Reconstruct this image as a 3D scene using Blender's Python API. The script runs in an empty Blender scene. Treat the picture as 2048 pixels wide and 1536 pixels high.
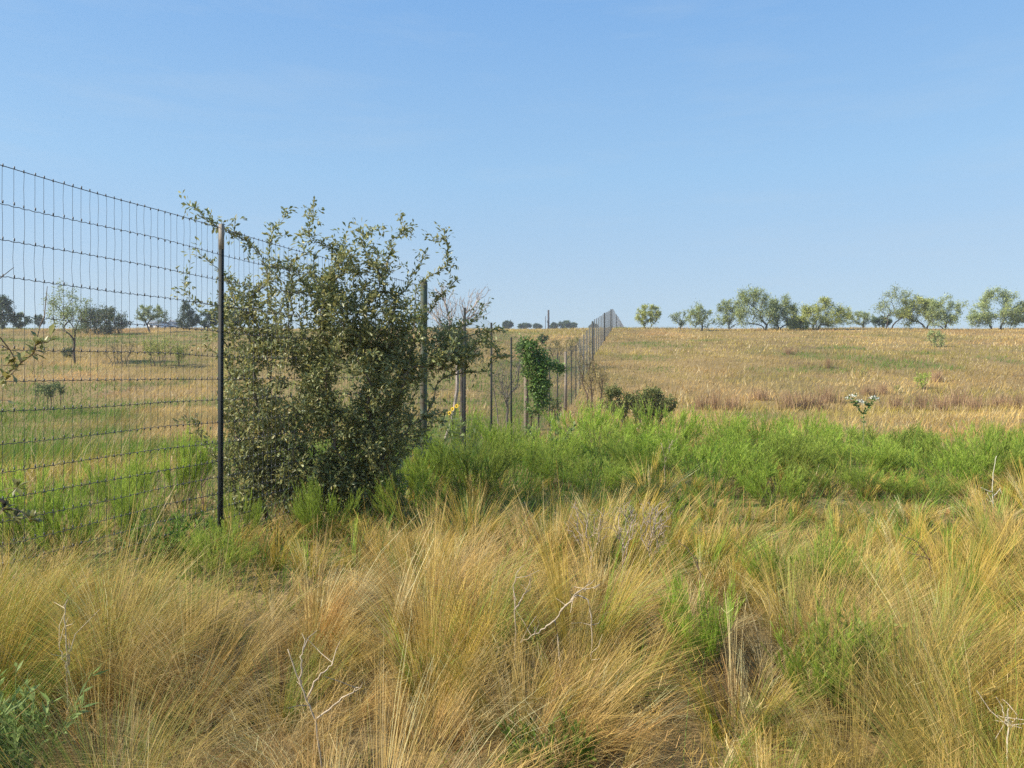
import bpy, math
import numpy as np

# ------------------------------------------------------------------ camera, sky, sun, exposure
scene = bpy.context.scene
EYE, F, CX, HY = 1.45, 1479.0, 1024.0, 748.0      # eye height (m), focal length / centre / eye-level line in photo pixels
cam = bpy.data.cameras.new("camera"); cam.lens = 26.0; cam.sensor_width = 36.0
cam.shift_y = -20.0 / 2048.0; cam.clip_start = 0.05; cam.clip_end = 6000
cam_o = bpy.data.objects.new("camera", cam); scene.collection.objects.link(cam_o)
cam_o.location = (0, 0, EYE); cam_o.rotation_euler = (math.radians(90), 0, 0); scene.camera = cam_o

SUN_EL, SUN_AZ = math.radians(37), math.radians(-106)     # azimuth clockwise from the viewing direction (+Y)
world = bpy.data.worlds.new("World"); scene.world = world; world.use_nodes = True
wn = world.node_tree.nodes; wl = world.node_tree.links
sky = wn.new("ShaderNodeTexSky"); sky.sky_type = 'NISHITA'; sky.sun_disc = False
sky.sun_elevation = SUN_EL; sky.sun_rotation = SUN_AZ
sky.altitude = 200; sky.air_density = 1.0; sky.dust_density = 0.3; sky.ozone_density = 4.0
# near the horizon the air is milky: the clear sky blends towards a pale band that thins out with height, the same all round
EXPOSURE = 0.70
def _srgb(*c): return [(v / 255 / 12.92 if v < 11 else ((v / 255 + 0.055) / 1.055) ** 2.4) for v in c]
tcn = wn.new("ShaderNodeTexCoord"); sep = wn.new("ShaderNodeSeparateXYZ"); wl.new(tcn.outputs["Generated"], sep.inputs[0])
ramp = wn.new("ShaderNodeValToRGB"); wl.new(sep.outputs[2], ramp.inputs[0]); re = ramp.color_ramp.elements
for k, (pos, c) in enumerate(((0.0, (186, 206, 221)), (0.10, (181, 205, 225)), (0.254, (160, 203, 239)), (0.451, (130, 182, 237)), (1.0, (76, 132, 210)))):
    e = re[k] if k < 2 else re.new(pos)
    e.position = pos; e.color = (*_srgb(*c), 1)
vs = wn.new("ShaderNodeVectorMath"); vs.operation = 'SCALE'; wl.new(ramp.outputs[0], vs.inputs[0]); vs.inputs["Scale"].default_value = 1 / (0.12 * 2 ** EXPOSURE)
smx = wn.new("ShaderNodeMix"); smx.data_type = 'RGBA'; smx.inputs[0].default_value = 0.82
wl.new(sky.outputs[0], smx.inputs[6]); wl.new(vs.outputs[0], smx.inputs[7])
# a few thin veils of high cloud, all round the sky
cmap = wn.new("ShaderNodeMapping"); cmap.inputs["Scale"].default_value = (1.3, 1.3, 9.0); wl.new(tcn.outputs["Generated"], cmap.inputs[0])
cno = wn.new("ShaderNodeTexNoise"); cno.inputs["Scale"].default_value = 2.2; cno.inputs["Detail"].default_value = 6.0; cno.inputs["Roughness"].default_value = 0.6
wl.new(cmap.outputs[0], cno.inputs["Vector"])
cmr = wn.new("ShaderNodeMapRange"); cmr.inputs[1].default_value = 0.50; cmr.inputs[2].default_value = 0.78; cmr.inputs[4].default_value = 0.22; wl.new(cno.outputs[0], cmr.inputs[0])
cmx = wn.new("ShaderNodeMix"); cmx.data_type = 'RGBA'; wl.new(cmr.outputs[0], cmx.inputs[0]); wl.new(smx.outputs[2], cmx.inputs[6])
cmx.inputs[7].default_value = (*[v / (0.12 * 2 ** EXPOSURE) for v in _srgb(198, 214, 228)], 1)
wl.new(cmx.outputs[2], wn["Background"].inputs[0]); wn["Background"].inputs[1].default_value = 0.12
sun = bpy.data.lights.new("sun", 'SUN'); sun.energy = 4.8; sun.angle = math.radians(0.53); sun.color = (1.0, 0.92, 0.79)
sun_o = bpy.data.objects.new("sun", sun); scene.collection.objects.link(sun_o)
sun_o.rotation_euler = (math.pi / 2 - SUN_EL, 0, math.pi - SUN_AZ)
scene.view_settings.view_transform = 'Standard'; scene.view_settings.look = 'None'
scene.view_settings.exposure = EXPOSURE; scene.view_settings.gamma = 1.0
scene.render.engine = 'CYCLES'
scene.cycles.use_denoising = False
scene.cycles.use_adaptive_sampling = False
scene.cycles.max_bounces = 4; scene.cycles.diffuse_bounces = 2; scene.cycles.transmission_bounces = 4
scene.cycles.sample_clamp_indirect = 4.0
scene.cycles.filter_width = 1.5

COL = scene.collection
RNG = np.random.default_rng(7)
TAU = 2 * math.pi

# ------------------------------------------------------------------ small helpers
def lin(*rgb):                                   # sRGB 0..255 to linear
    c = np.array(rgb, float) / 255.0
    return np.where(c <= 0.04045, c / 12.92, ((c + 0.055) / 1.055) ** 2.4)
def tag(o, label=None, cat=None, group=None, kind=None):
    if label: o["label"] = label
    if cat: o["category"] = cat
    if group: o["group"] = group
    if kind: o["kind"] = kind
    return o
def empty(name, loc=(0, 0, 0), rz=0.0, s=1.0):
    o = bpy.data.objects.new(name, None); COL.objects.link(o)
    o.location = tuple(map(float, loc)); o.rotation_euler = (0, 0, rz)
    o.scale = (s, s, s) if np.isscalar(s) else s
    o.empty_display_size = 0.1
    return o
_prof = np.array([(-60, 0.05), (0, 0), (9, 0.0), (12, -0.06), (14.4, -0.15), (17, -0.32), (22, -0.36), (27, -0.22), (30, -0.08), (35, 0.18),
                  (42, 1.15), (52.6, 2.72), (62, 3.72), (70, 4.55), (85, 6.15), (94.6, 7.1), (100, 7.55), (110, 8.1), (130, 9.0), (180, 11.2),
                  (260, 14.4), (400, 17.5), (700, 19.0), (4000, 19.0)])
_yy = np.concatenate([np.arange(-60, 140, 0.5), np.arange(140, 4000, 5.0)])
_zz = np.interp(_yy, _prof[:, 0], _prof[:, 1])
_k = np.ones(9) / 9.0
_n1 = 400
_zs = _zz.copy(); _zs[4:_n1 - 4] = np.convolve(_zz[:_n1], _k, 'valid')
def gz(x, y):
    x = np.asarray(x, float); y = np.asarray(y, float)
    z = np.interp(y, _yy, _zs)
    far = np.clip((y - 20) / 60, 0, 1)
    z = z + 0.035 * np.sin(x * 1.3 + 0.7) * np.sin(y * 1.1 + 0.3) + far * 0.10 * np.sin(x * 0.21 + 1.3) * np.sin(y * 0.17)
    return z
def P(px, py, d):                                # world point seen at photo pixel (px, py) at distance d
    return np.array([(px - CX) / F * d, d, EYE + (HY - py) / F * d])
def G(px, d):                                    # ground point under photo column px at distance d
    x = (px - CX) / F * d
    return np.array([x, d, float(gz(x, d))])
_ds = np.arange(2, 99, 0.1)
def D_of(px, py):                                # distance at which the ground appears at photo row py
    x = (px - CX) / F * _ds
    rows = HY - (gz(x, _ds) - EYE) / _ds * F
    return float(_ds[np.argmin(np.abs(rows - py))])
def norm(v):
    return v / np.maximum(np.linalg.norm(v, axis=-1, keepdims=True), 1e-9)

class MB:
    """collects triangles; build() links them as ONE mesh object"""
    def __init__(self): self.v = []; self.f = []; self.c = []; self.n = 0
    def add(self, v, f, c):
        v = np.asarray(v, np.float32).reshape(-1, 3); f = np.asarray(f, np.int32).reshape(-1, 3)
        c = np.asarray(c, np.float32)
        if c.ndim == 1: c = np.tile(c[:3], (len(v), 1))
        self.v.append(v); self.f.append(f + self.n); self.c.append(c[:, :3]); self.n += len(v)
    def mesh(self, name, mat, smooth=False):
        v = np.concatenate(self.v); f = np.concatenate(self.f); c = np.concatenate(self.c)
        m = bpy.data.meshes.new(name)
        m.vertices.add(len(v)); m.vertices.foreach_set("co", v.ravel())
        m.loops.add(len(f) * 3); m.loops.foreach_set("vertex_index", f.ravel())
        m.polygons.add(len(f)); m.polygons.foreach_set("loop_start", np.arange(0, len(f) * 3, 3, dtype=np.int32))
        if smooth: m.polygons.foreach_set("use_smooth", np.ones(len(f), bool))
        a = m.color_attributes.new("Col", 'FLOAT_COLOR', 'POINT')
        a.data.foreach_set("color", np.concatenate([c, np.ones((len(c), 1), np.float32)], 1).astype(np.float32).ravel())
        m.materials.append(mat); m.update(); m.validate()
        return m
    def build(self, name, mat, parent=None, smooth=False, link=True):
        o = bpy.data.objects.new(name, self.mesh(name, mat, smooth))
        if link: COL.objects.link(o)
        if parent is not None: o.parent = parent
        return o
    # ---- shapes
    def ribbons(self, C, W, S, c0, c1):
        C = np.asarray(C); N, K, _ = C.shape
        if S.ndim == 2: S = S[:, None, :]
        L = C - S * W[..., None] / 2; R = C + S * W[..., None] / 2
        v = np.stack([L, R], 2).reshape(N, K * 2, 3)
        base = np.arange(K - 1) * 2
        t = np.stack([np.stack([base, base + 1, base + 3], 1), np.stack([base, base + 3, base + 2], 1)], 1).reshape(-1, 3)
        f = (np.arange(N) * K * 2)[:, None, None] + t[None]
        tt = np.repeat(np.linspace(0, 1, K), 2)[None, :, None]
        c = c0[:, None, :] * (1 - tt) + c1[:, None, :] * tt
        self.add(v.reshape(-1, 3), f.reshape(-1, 3), c.reshape(-1, 3))
    def tube(self, path, r, sides=5, col=(0.1, 0.08, 0.06), cap=True):
        p = np.asarray(path, float); K = len(p); r = np.broadcast_to(np.asarray(r, float), (K,))
        d = np.gradient(p, axis=0) if K > 2 else np.tile(p[1] - p[0], (2, 1)); d = norm(d)
        ref = np.array([0, 0, 1.0]) if abs(d[:, 2]).mean() < 0.85 else np.array([1.0, 0, 0])
        u = norm(np.cross(d, ref)); w = np.cross(d, u)
        a = np.arange(sides) / sides * TAU
        v = p[:, None, :] + r[:, None, None] * (np.cos(a)[None, :, None] * u[:, None, :] + np.sin(a)[None, :, None] * w[:, None, :])
        v = v.reshape(-1, 3)
        i = np.arange(K - 1)[:, None] * sides; j = np.arange(sides)[None, :]; j2 = (j + 1) % sides
        q = np.stack([i + j, i + j2, i + sides + j2, i + sides + j], -1).reshape(-1, 4)
        f = np.concatenate([q[:, [0, 1, 2]], q[:, [0, 2, 3]]])
        if cap:
            v = np.concatenate([v, p[[0, -1]]]); n0 = K * sides
            jj = np.arange(sides); k2 = (jj + 1) % sides; b = (K - 1) * sides
            f = np.concatenate([f, np.stack([np.full(sides, n0), k2, jj], 1), np.stack([np.full(sides, n0 + 1), b + jj, b + k2], 1)])
        self.add(v, f, np.asarray(col, float))
    def leaves(self, Pn, D, U, L, W, col, fold=0.25, wide=0.58):
        N = len(Pn); D = norm(D); S = norm(np.cross(D, U)); Nn = np.cross(S, D)
        L = np.broadcast_to(L, (N,))[:, None]; W = np.broadcast_to(W, (N,))[:, None]
        b = Pn; m = Pn + D * L * wide - Nn * W * fold
        l = Pn + D * L * wide - S * W / 2; r = Pn + D * L * wide + S * W / 2
        t = Pn + D * L - Nn * W * fold * 1.5
        v = np.stack([b, l, r, t, m], 1).reshape(-1, 3)
        T = np.array([(0, 4, 1), (0, 2, 4), (1, 4, 3), (4, 2, 3)])
        f = (np.arange(N) * 5)[:, None, None] + T[None]
        self.add(v, f.reshape(-1, 3), np.repeat(np.broadcast_to(col, (N, 3)), 5, 0))
    def box(self, lo, hi, col):
        lo = np.asarray(lo, float); hi = np.asarray(hi, float)
        v = np.array([[(lo, hi)[i][0], (lo, hi)[j][1], (lo, hi)[k][2]] for i in (0, 1) for j in (0, 1) for k in (0, 1)])
        q = np.array([(0, 1, 3, 2), (4, 6, 7, 5), (0, 4, 5, 1), (2, 3, 7, 6), (0, 2, 6, 4), (1, 5, 7, 3)])
        self.add(v, np.concatenate([q[:, [0, 1, 2]], q[:, [0, 2, 3]]]), np.asarray(col, float))

def blade_curves(root, heading, lean, bend, length, K=4):
    N = len(root); t = (np.arange(K - 1) + 0.5) / (K - 1)
    ang = lean[:, None] + bend[:, None] * t[None] ** 1.3
    ds = (length / (K - 1))[:, None]
    h = np.stack([np.cos(heading), np.sin(heading)], -1)
    dx = np.sin(ang) * ds; dz = np.cos(ang) * ds
    X = np.concatenate([np.zeros((N, 1)), np.cumsum(dx, 1)], 1); Z = np.concatenate([np.zeros((N, 1)), np.cumsum(dz, 1)], 1)
    C = np.zeros((N, K, 3)); C[..., 0] = root[:, None, 0] + X * h[:, None, 0]; C[..., 1] = root[:, None, 1] + X * h[:, None, 1]
    C[..., 2] = root[:, None, 2] + Z
    return C
def rand_side(rng, heading, tw=0.9):
    a = heading + math.pi / 2 + rng.normal(0, tw, len(heading))
    return np.stack([np.cos(a), np.sin(a), np.zeros_like(a)], -1)
def jit(rng, base, n, s=0.12, hs=0.05):
    base = np.asarray(base, float)
    c = base[None] * np.exp(rng.normal(0, s, (n, 1))) * np.exp(rng.normal(0, hs, (n, 3)))
    return np.clip(c, 0.004, 0.9)

# ------------------------------------------------------------------ materials
def mat_new(name):
    m = bpy.data.materials.new(name); m.use_nodes = True
    m.node_tree.nodes.clear(); return m, m.node_tree.nodes, m.node_tree.links
def plant_mat(name, trans=0.35, rough=0.6, spec=0.25, patch=0.0, patch_col=(0.3, 0.22, 0.1), patch_scale=0.4, objvar=0.15, tint=(1, 1, 1), lo=0.42, hi=0.62):
    """leaf / blade: colour from the mesh, broad natural variation by place, light passing through the thin blade"""
    m, N, L = mat_new(name)
    out = N.new("ShaderNodeOutputMaterial"); at = N.new("ShaderNodeAttribute"); at.attribute_name = "Col"
    col = at.outputs["Color"]
    tn = N.new("ShaderNodeMix"); tn.data_type = 'RGBA'; tn.blend_type = 'MULTIPLY'; tn.inputs[0].default_value = 1.0
    L.new(col, tn.inputs[6]); tn.inputs[7].default_value = (*tint, 1); col = tn.outputs[2]
    if patch > 0:
        g = N.new("ShaderNodeNewGeometry"); nz = N.new("ShaderNodeTexNoise"); nz.inputs["Scale"].default_value = patch_scale
        nz.inputs["Detail"].default_value = 3.0
        L.new(g.outputs["Position"], nz.inputs["Vector"])
        mr = N.new("ShaderNodeMapRange"); mr.inputs[1].default_value = lo; mr.inputs[2].default_value = hi
        mr.inputs[3].default_value = 0; mr.inputs[4].default_value = patch
        L.new(nz.outputs[0], mr.inputs[0])
        mx = N.new("ShaderNodeMix"); mx.data_type = 'RGBA'; L.new(mr.outputs[0], mx.inputs[0]); L.new(col, mx.inputs[6])
        mx.inputs[7].default_value = (*patch_col, 1); col = mx.outputs[2]
    oi = N.new("ShaderNodeObjectInfo"); m2 = N.new("ShaderNodeMapRange")
    m2.inputs[3].default_value = 1 - objvar; m2.inputs[4].default_value = 1 + objvar
    L.new(oi.outputs["Random"], m2.inputs[0])
    sc = N.new("ShaderNodeVectorMath"); sc.operation = 'SCALE'; L.new(col, sc.inputs[0]); L.new(m2.outputs[0], sc.inputs["Scale"])
    col = sc.outputs[0]
    b = N.new("ShaderNodeBsdfPrincipled"); L.new(col, b.inputs["Base Color"]); b.inputs["Roughness"].default_value = rough
    b.inputs["Specular IOR Level"].default_value = spec
    t = N.new("ShaderNodeBsdfTranslucent"); L.new(col, t.inputs["Color"])
    mix = N.new("ShaderNodeMixShader"); mix.inputs[0].default_value = trans
    L.new(b.outputs[0], mix.inputs[1]); L.new(t.outputs[0], mix.inputs[2]); L.new(mix.outputs[0], out.inputs[0])
    return m
def solid_mat(name, col, rough=0.7, metal=0.0, noise=0.0, nscale=20.0, col2=None, bump=0.0, stretch=(1, 1, 1), attr=False):
    m, N, L = mat_new(name)
    out = N.new("ShaderNodeOutputMaterial"); b = N.new("ShaderNodeBsdfPrincipled")
    b.inputs["Roughness"].default_value = rough; b.inputs["Metallic"].default_value = metal
    b.inputs["Specular IOR Level"].default_value = 0.3
    if attr:
        at = N.new("ShaderNodeAttribute"); at.attribute_name = "Col"; c_in = at.outputs["Color"]
    else:
        rg = N.new("ShaderNodeRGB"); rg.outputs[0].default_value = (*col, 1); c_in = rg.outputs[0]
    if noise > 0:
        tc = N.new("ShaderNodeTexCoord"); mp = N.new("ShaderNodeMapping"); mp.inputs["Scale"].default_value = stretch
        nz = N.new("ShaderNodeTexNoise"); nz.inputs["Scale"].default_value = nscale; nz.inputs["Detail"].default_value = 4
        L.new(tc.outputs["Object"], mp.inputs[0]); L.new(mp.outputs[0], nz.inputs["Vector"])
        mr = N.new("ShaderNodeMapRange"); mr.inputs[1].default_value = 0.4; mr.inputs[2].default_value = 0.65; mr.inputs[4].default_value = noise
        L.new(nz.outputs[0], mr.inputs[0])
        mx = N.new("ShaderNodeMix"); mx.data_type = 'RGBA'; L.new(mr.outputs[0], mx.inputs[0]); L.new(c_in, mx.inputs[6])
        c2 = col2 if col2 is not None else tuple(np.array(col) * 0.5)
        mx.inputs[7].default_value = (*c2, 1); c_in = mx.outputs[2]
        if bump > 0:
            bp = N.new("ShaderNodeBump"); bp.inputs["Strength"].default_value = bump; bp.inputs["Distance"].default_value = 0.01
            L.new(nz.outputs[0], bp.inputs["Height"]); L.new(bp.outputs[0], b.inputs["Normal"])
    L.new(c_in, b.inputs["Base Color"]); L.new(b.outputs[0], out.inputs[0])
    return m

def ground_mat():
    m, N, L = mat_new("dry_grassland_soil")
    out = N.new("ShaderNodeOutputMaterial"); b = N.new("ShaderNodeBsdfPrincipled"); b.inputs["Roughness"].default_value = 0.95
    b.inputs["Specular IOR Level"].default_value = 0.1
    g = N.new("ShaderNodeNewGeometry")
    def noise(s, det=4, dist=0.0):
        n = N.new("ShaderNodeTexNoise"); n.inputs["Scale"].default_value = s; n.inputs["Detail"].default_value = det
        n.inputs["Distortion"].default_value = dist; L.new(g.outputs["Position"], n.inputs["Vector"]); return n.outputs[0]
    def rng(x, a, c, lo=0.0, hi=1.0):
        r = N.new("ShaderNodeMapRange"); r.inputs[1].default_value = a; r.inputs[2].default_value = c
        r.inputs[3].default_value = lo; r.inputs[4].default_value = hi; L.new(x, r.inputs[0]); return r.outputs[0]
    def mix(f, a, c):
        x = N.new("ShaderNodeMix"); x.data_type = 'RGBA'; L.new(f, x.inputs[0])
        for k, s in ((6, a), (7, c)):
            if isinstance(s, tuple): x.inputs[k].default_value = (*s, 1)
            else: L.new(s, x.inputs[k])
        return x.outputs[2]
    c = mix(rng(noise(0.35), 0.35, 0.65), (0.36, 0.25, 0.105), (0.27, 0.19, 0.08))
    c = mix(rng(noise(0.13, 5, 0.5), 0.5, 0.62, 0, 0.7), c, (0.17, 0.15, 0.05))
    c = mix(rng(noise(0.22, 4, 0.3), 0.60, 0.70, 0, 0.7), c, (0.20, 0.125, 0.075))
    c = mix(rng(noise(6.0), 0.35, 0.70, 0, 0.7), c, (0.17, 0.125, 0.06))
    L.new(c, b.inputs["Base Color"])
    bp = N.new("ShaderNodeBump"); bp.inputs["Strength"].default_value = 0.6; bp.inputs["Distance"].default_value = 0.08
    L.new(noise(9.0), bp.inputs["Height"]); L.new(bp.outputs[0], b.inputs["Normal"])
    L.new(b.outputs[0], out.inputs[0]); return m

M_GROUND = ground_mat()
M_GRASS = plant_mat("dry_bunchgrass", trans=0.35, rough=0.5, spec=0.3, patch=0.4, patch_col=(0.42, 0.33, 0.135), patch_scale=0.9, objvar=0.0, tint=(1.22, 1.20, 1.04))
M_FIELD = plant_mat("field_grass", trans=0.35, rough=0.7, spec=0.15, patch=0.45, patch_col=(0.22, 0.185, 0.07), patch_scale=0.14, objvar=0.2, lo=0.5, hi=0.62)
M_GREENGRASS = plant_mat("green_grass", trans=0.4, rough=0.6, spec=0.2, objvar=0.2)
M_FEATHER = plant_mat("feathery_green_foliage", trans=0.45, rough=0.6, spec=0.15, patch=0.45, patch_col=(0.40, 0.42, 0.10), patch_scale=0.6, objvar=0.2)
M_LEAF = plant_mat("leathery_leaf", trans=0.36, rough=0.42, spec=0.45, patch=0.45, patch_col=(0.19, 0.175, 0.055), patch_scale=1.3, objvar=0.0)
M_TREELEAF = plant_mat("fine_tree_foliage", trans=0.3, rough=0.6, spec=0.2, objvar=0.12)
M_VINE = plant_mat("vine_leaf", trans=0.35, rough=0.45, spec=0.4, objvar=0.05)
M_FLOWER = plant_mat("petal", trans=0.3, rough=0.6, spec=0.2, objvar=0.0)
M_BARK = solid_mat("grey_bark", (0.11, 0.09, 0.075), 0.9, noise=0.7, nscale=30, bump=0.4, stretch=(1, 1, 0.2), attr=True)
M_TWIG = solid_mat("bleached_twig", (0.4, 0.36, 0.3), 0.85, noise=0.5, nscale=25, col2=(0.2, 0.17, 0.13), attr=True)
M_POST = solid_mat("dark_green_post_paint", (0.010, 0.017, 0.016), 0.7, noise=0.6, nscale=40, col2=(0.03, 0.022, 0.017), stretch=(1, 1, 0.3))
M_POSTTIP = solid_mat("weathered_white_tip_paint", (0.27, 0.24, 0.20), 0.7, noise=0.5, nscale=60)
M_PIPE = solid_mat("faded_green_pipe_paint", (0.085, 0.12, 0.085), 0.6, noise=0.85, nscale=9, col2=(0.10, 0.065, 0.04), stretch=(1, 1, 0.5), bump=0.2)
M_WOOD = solid_mat("weathered_post_wood", (0.34, 0.28, 0.21), 0.9, noise=0.8, nscale=40, col2=(0.15, 0.11, 0.08), stretch=(1, 1, 0.06), bump=0.5)
M_WIRE = solid_mat("backlit_galvanised_wire", (0.12, 0.125, 0.13), 0.5, metal=0.4, noise=0.5, nscale=60, col2=(0.06, 0.05, 0.045))  # same wire as the far run, with backlit darkness put into its colour
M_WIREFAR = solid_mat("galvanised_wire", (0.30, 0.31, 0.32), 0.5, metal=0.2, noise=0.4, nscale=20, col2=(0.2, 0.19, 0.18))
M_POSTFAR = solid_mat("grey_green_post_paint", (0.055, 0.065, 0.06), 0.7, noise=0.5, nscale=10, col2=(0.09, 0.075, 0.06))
M_WALL = solid_mat("white_siding", (0.75, 0.75, 0.73), 0.7, noise=0.2, nscale=3)
M_ROOF = solid_mat("grey_metal_roof", (0.22, 0.24, 0.26), 0.5, noise=0.3, nscale=3)
M_DARK = solid_mat("dark_opening", (0.03, 0.03, 0.035), 0.4)
M_CLAY = solid_mat("ceramic", (0.35, 0.33, 0.3), 0.4)

# ------------------------------------------------------------------ ground
def make_ground():
    ys = np.concatenate([np.arange(-25, 2, 1.0), np.arange(2, 40, 0.5), np.arange(40, 120, 1.0), np.geomspace(120, 1200, 50)])
    xs = np.concatenate([-np.geomspace(60, 1200, 36)[::-1], np.arange(-59, 60, 1.1), np.geomspace(60, 1200, 36)])
    X, Y = np.meshgrid(xs, ys); Z = gz(X, Y)
    ny, nx = X.shape; mb = MB()
    i = (np.arange(ny - 1)[:, None] * nx + np.arange(nx - 1)[None]).ravel()
    f = np.concatenate([np.stack([i, i + 1, i + nx + 1], 1), np.stack([i, i + nx + 1, i + nx], 1)])
    mb.add(np.stack([X, Y, Z], -1).reshape(-1, 3), f, np.array([0.3, 0.2, 0.1]))
    o = mb.build("ground", M_GROUND, smooth=True)
    tag(o, "rolling dry grassland rising to a low crest", kind="structure")
make_ground()

# ------------------------------------------------------------------ grass (stuff): every blade is real geometry
STRAW = lin(202, 173, 108); GOLD = lin(194, 164, 80); OLIVE = lin(132, 126, 52); TAN = lin(184, 151, 99); GREY = lin(168, 150, 112)
PALE = lin(226, 206, 158); RUST = lin(168, 122, 72); GREEN = lin(92, 130, 42); LIME = lin(136, 162, 60); UMBER = lin(128, 100, 74)
def vnoise(x, y, s, seed):                       # smooth value noise 0..1
    T = np.random.default_rng(seed).uniform(0, 1, (64, 64))
    u = np.asarray(x) * s + 200; v = np.asarray(y) * s + 200
    i = np.floor(u).astype(int); j = np.floor(v).astype(int); fu = u - i; fv = v - j
    fu = fu * fu * (3 - 2 * fu); fv = fv * fv * (3 - 2 * fv)
    g = lambda a, b: T[a % 64, b % 64]
    return (g(i, j) * (1 - fu) + g(i + 1, j) * fu) * (1 - fv) + (g(i, j + 1) * (1 - fu) + g(i + 1, j + 1) * fu) * fv
def wedge(y0, y1, step, seed, margin=1.2, k=0.70, jitter=0.5):
    rng = np.random.default_rng(seed); out = []; y = y0
    while y < y1:
        s = step(y) if callable(step) else step
        w = k * y + margin; x = np.arange(-w, w, s); m = len(x)
        out.append(np.stack([x + rng.uniform(-jitter, jitter, m) * s, y + rng.uniform(-jitter, jitter, m) * s], -1)); y += s * 0.9
    return np.concatenate(out)

#          blades  base r  length  len sd  lean  bend  bend sd   colours (base, tip, weight)
KINDS = {
    "love":  (720, 0.115, 0.47, 0.18, 0.46, 0.70, 0.30, [(OLIVE, GOLD, 5), (OLIVE * .9, STRAW, 3), (GREEN * .9, LIME, 2.0), (GREY, PALE, .4)]),
    "tan":   (700, 0.125, 0.42, 0.22, 0.50, 0.95, 0.40, [(TAN, STRAW, 4), (OLIVE, TAN, 2.4), (RUST, TAN, .7), (GREY, PALE, 1)]),
    "thatch": (520, 0.14, 0.37, 0.26, 0.75, 1.60, 0.40, [(GREY * .6, GREY, 3), (RUST * .7, TAN, 1.4), (GREY, PALE, 1)]),
    "green": (560, 0.12, 0.38, 0.20, 0.45, 0.80, 0.30, [(GREEN * .8, GREEN, 3), (GREEN, LIME, 2), (OLIVE, GOLD, 1)]),
    "stem":  (80, 0.08, 0.66, 0.14, 0.20, 0.30, 0.20, [(TAN, PALE, 3), (OLIVE, STRAW, 2)]),
}
def tussock(mb, rng, x, y, kind, size, dens=1.0, K=5, hairs=True):
    n, rad, h, hs, lm, bm, bs, cols = KINDS[kind]
    z = float(gz(x, y)); d = max(y, 1.0); n = int(n * dens * min(1.6, size ** 1.5 + .05))
    locks = max(5, n // 17)
    la = rng.uniform(0, TAU, locks); lr = np.sqrt(rng.uniform(0, 1, locks))
    wx, wy = 0.15 + rng.normal(0, .09), 0.02 + rng.normal(0, .09)           # the steady breeze bends everything to the right
    hx = np.cos(la) * lm * (0.12 + lr) + wx; hy = np.sin(la) * lm * (0.12 + lr) + wy
    lh = np.arctan2(hy, hx) + rng.normal(0, .16, locks); ll = np.hypot(hx, hy) * np.exp(rng.normal(0, .18, locks)); lb = rng.normal(bm, bs, locks)
    w8 = np.array([c[2] for c in cols]) * rng.uniform(.4, 1.6, len(cols)); lc = rng.choice(len(cols), locks, p=w8 / w8.sum())
    lj = np.exp(rng.normal(0, .14, locks)) * math.exp(rng.normal(0, .13)); lL = np.exp(rng.normal(0, hs, locks))
    k = rng.integers(0, locks, n)
    root = np.stack([x + size * rad * lr[k] * np.cos(la[k]) + rng.normal(0, .010, n), y + size * rad * lr[k] * np.sin(la[k]) + rng.normal(0, .010, n), np.full(n, z - .02)], -1)
    hd = lh[k] + rng.normal(0, .16, n); lean = ll[k] + rng.normal(0, .05, n); bend = lb[k] + rng.normal(0, .16, n)
    ln = size * h * lL[k] * np.exp(rng.normal(0, .10, n))
    C = blade_curves(root, hd, lean, bend, ln, K)
    C = C + rng.normal(0, .003, C.shape) * np.linspace(0, 1, K)[None, :, None]
    wid = np.clip(0.00072 * d, 0.0016, 0.006) * (1.5 if kind == "stem" else 1.0)
    W = wid * np.exp(rng.normal(0, .3, (n, 1))) * np.linspace(1, .15, K)[None] ** .8
    c0 = np.array([c[0] for c in cols])[lc[k]]; c1 = np.array([c[1] for c in cols])[lc[k]]
    j = (lj[k] * np.exp(rng.normal(0, .10, n)))[:, None]
    c0 = np.clip(c0 * j, 0, .8); c1 = np.clip(c1 * j, 0, .8)
    mb.ribbons(C, W, rand_side(rng, hd), c0, c1)
    if hairs and kind in ("love", "tan", "stem"):  # airy seed heads near the tips
        q = rng.choice(n, max(1, n // (7 if kind != "stem" else 1)), replace=False); m = 4
        tp = C[q][:, None, -2, :] + (C[q][:, None, -1, :] - C[q][:, None, -2, :]) * rng.uniform(0, 1, (len(q), m, 1))
        tp = tp.reshape(-1, 3); N = len(tp)
        cc = blade_curves(tp, rng.uniform(0, TAU, N), rng.uniform(.3, 1.1, N), rng.normal(.3, .3, N), rng.uniform(.02, .055, N), 2)
        pc = np.repeat(c1[q], m, 0) * np.array([1.0, .95, .9])
        mb.ribbons(cc, np.full((N, 2), wid * .7), rand_side(rng, rng.uniform(0, TAU, N)), pc, pc)

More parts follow.
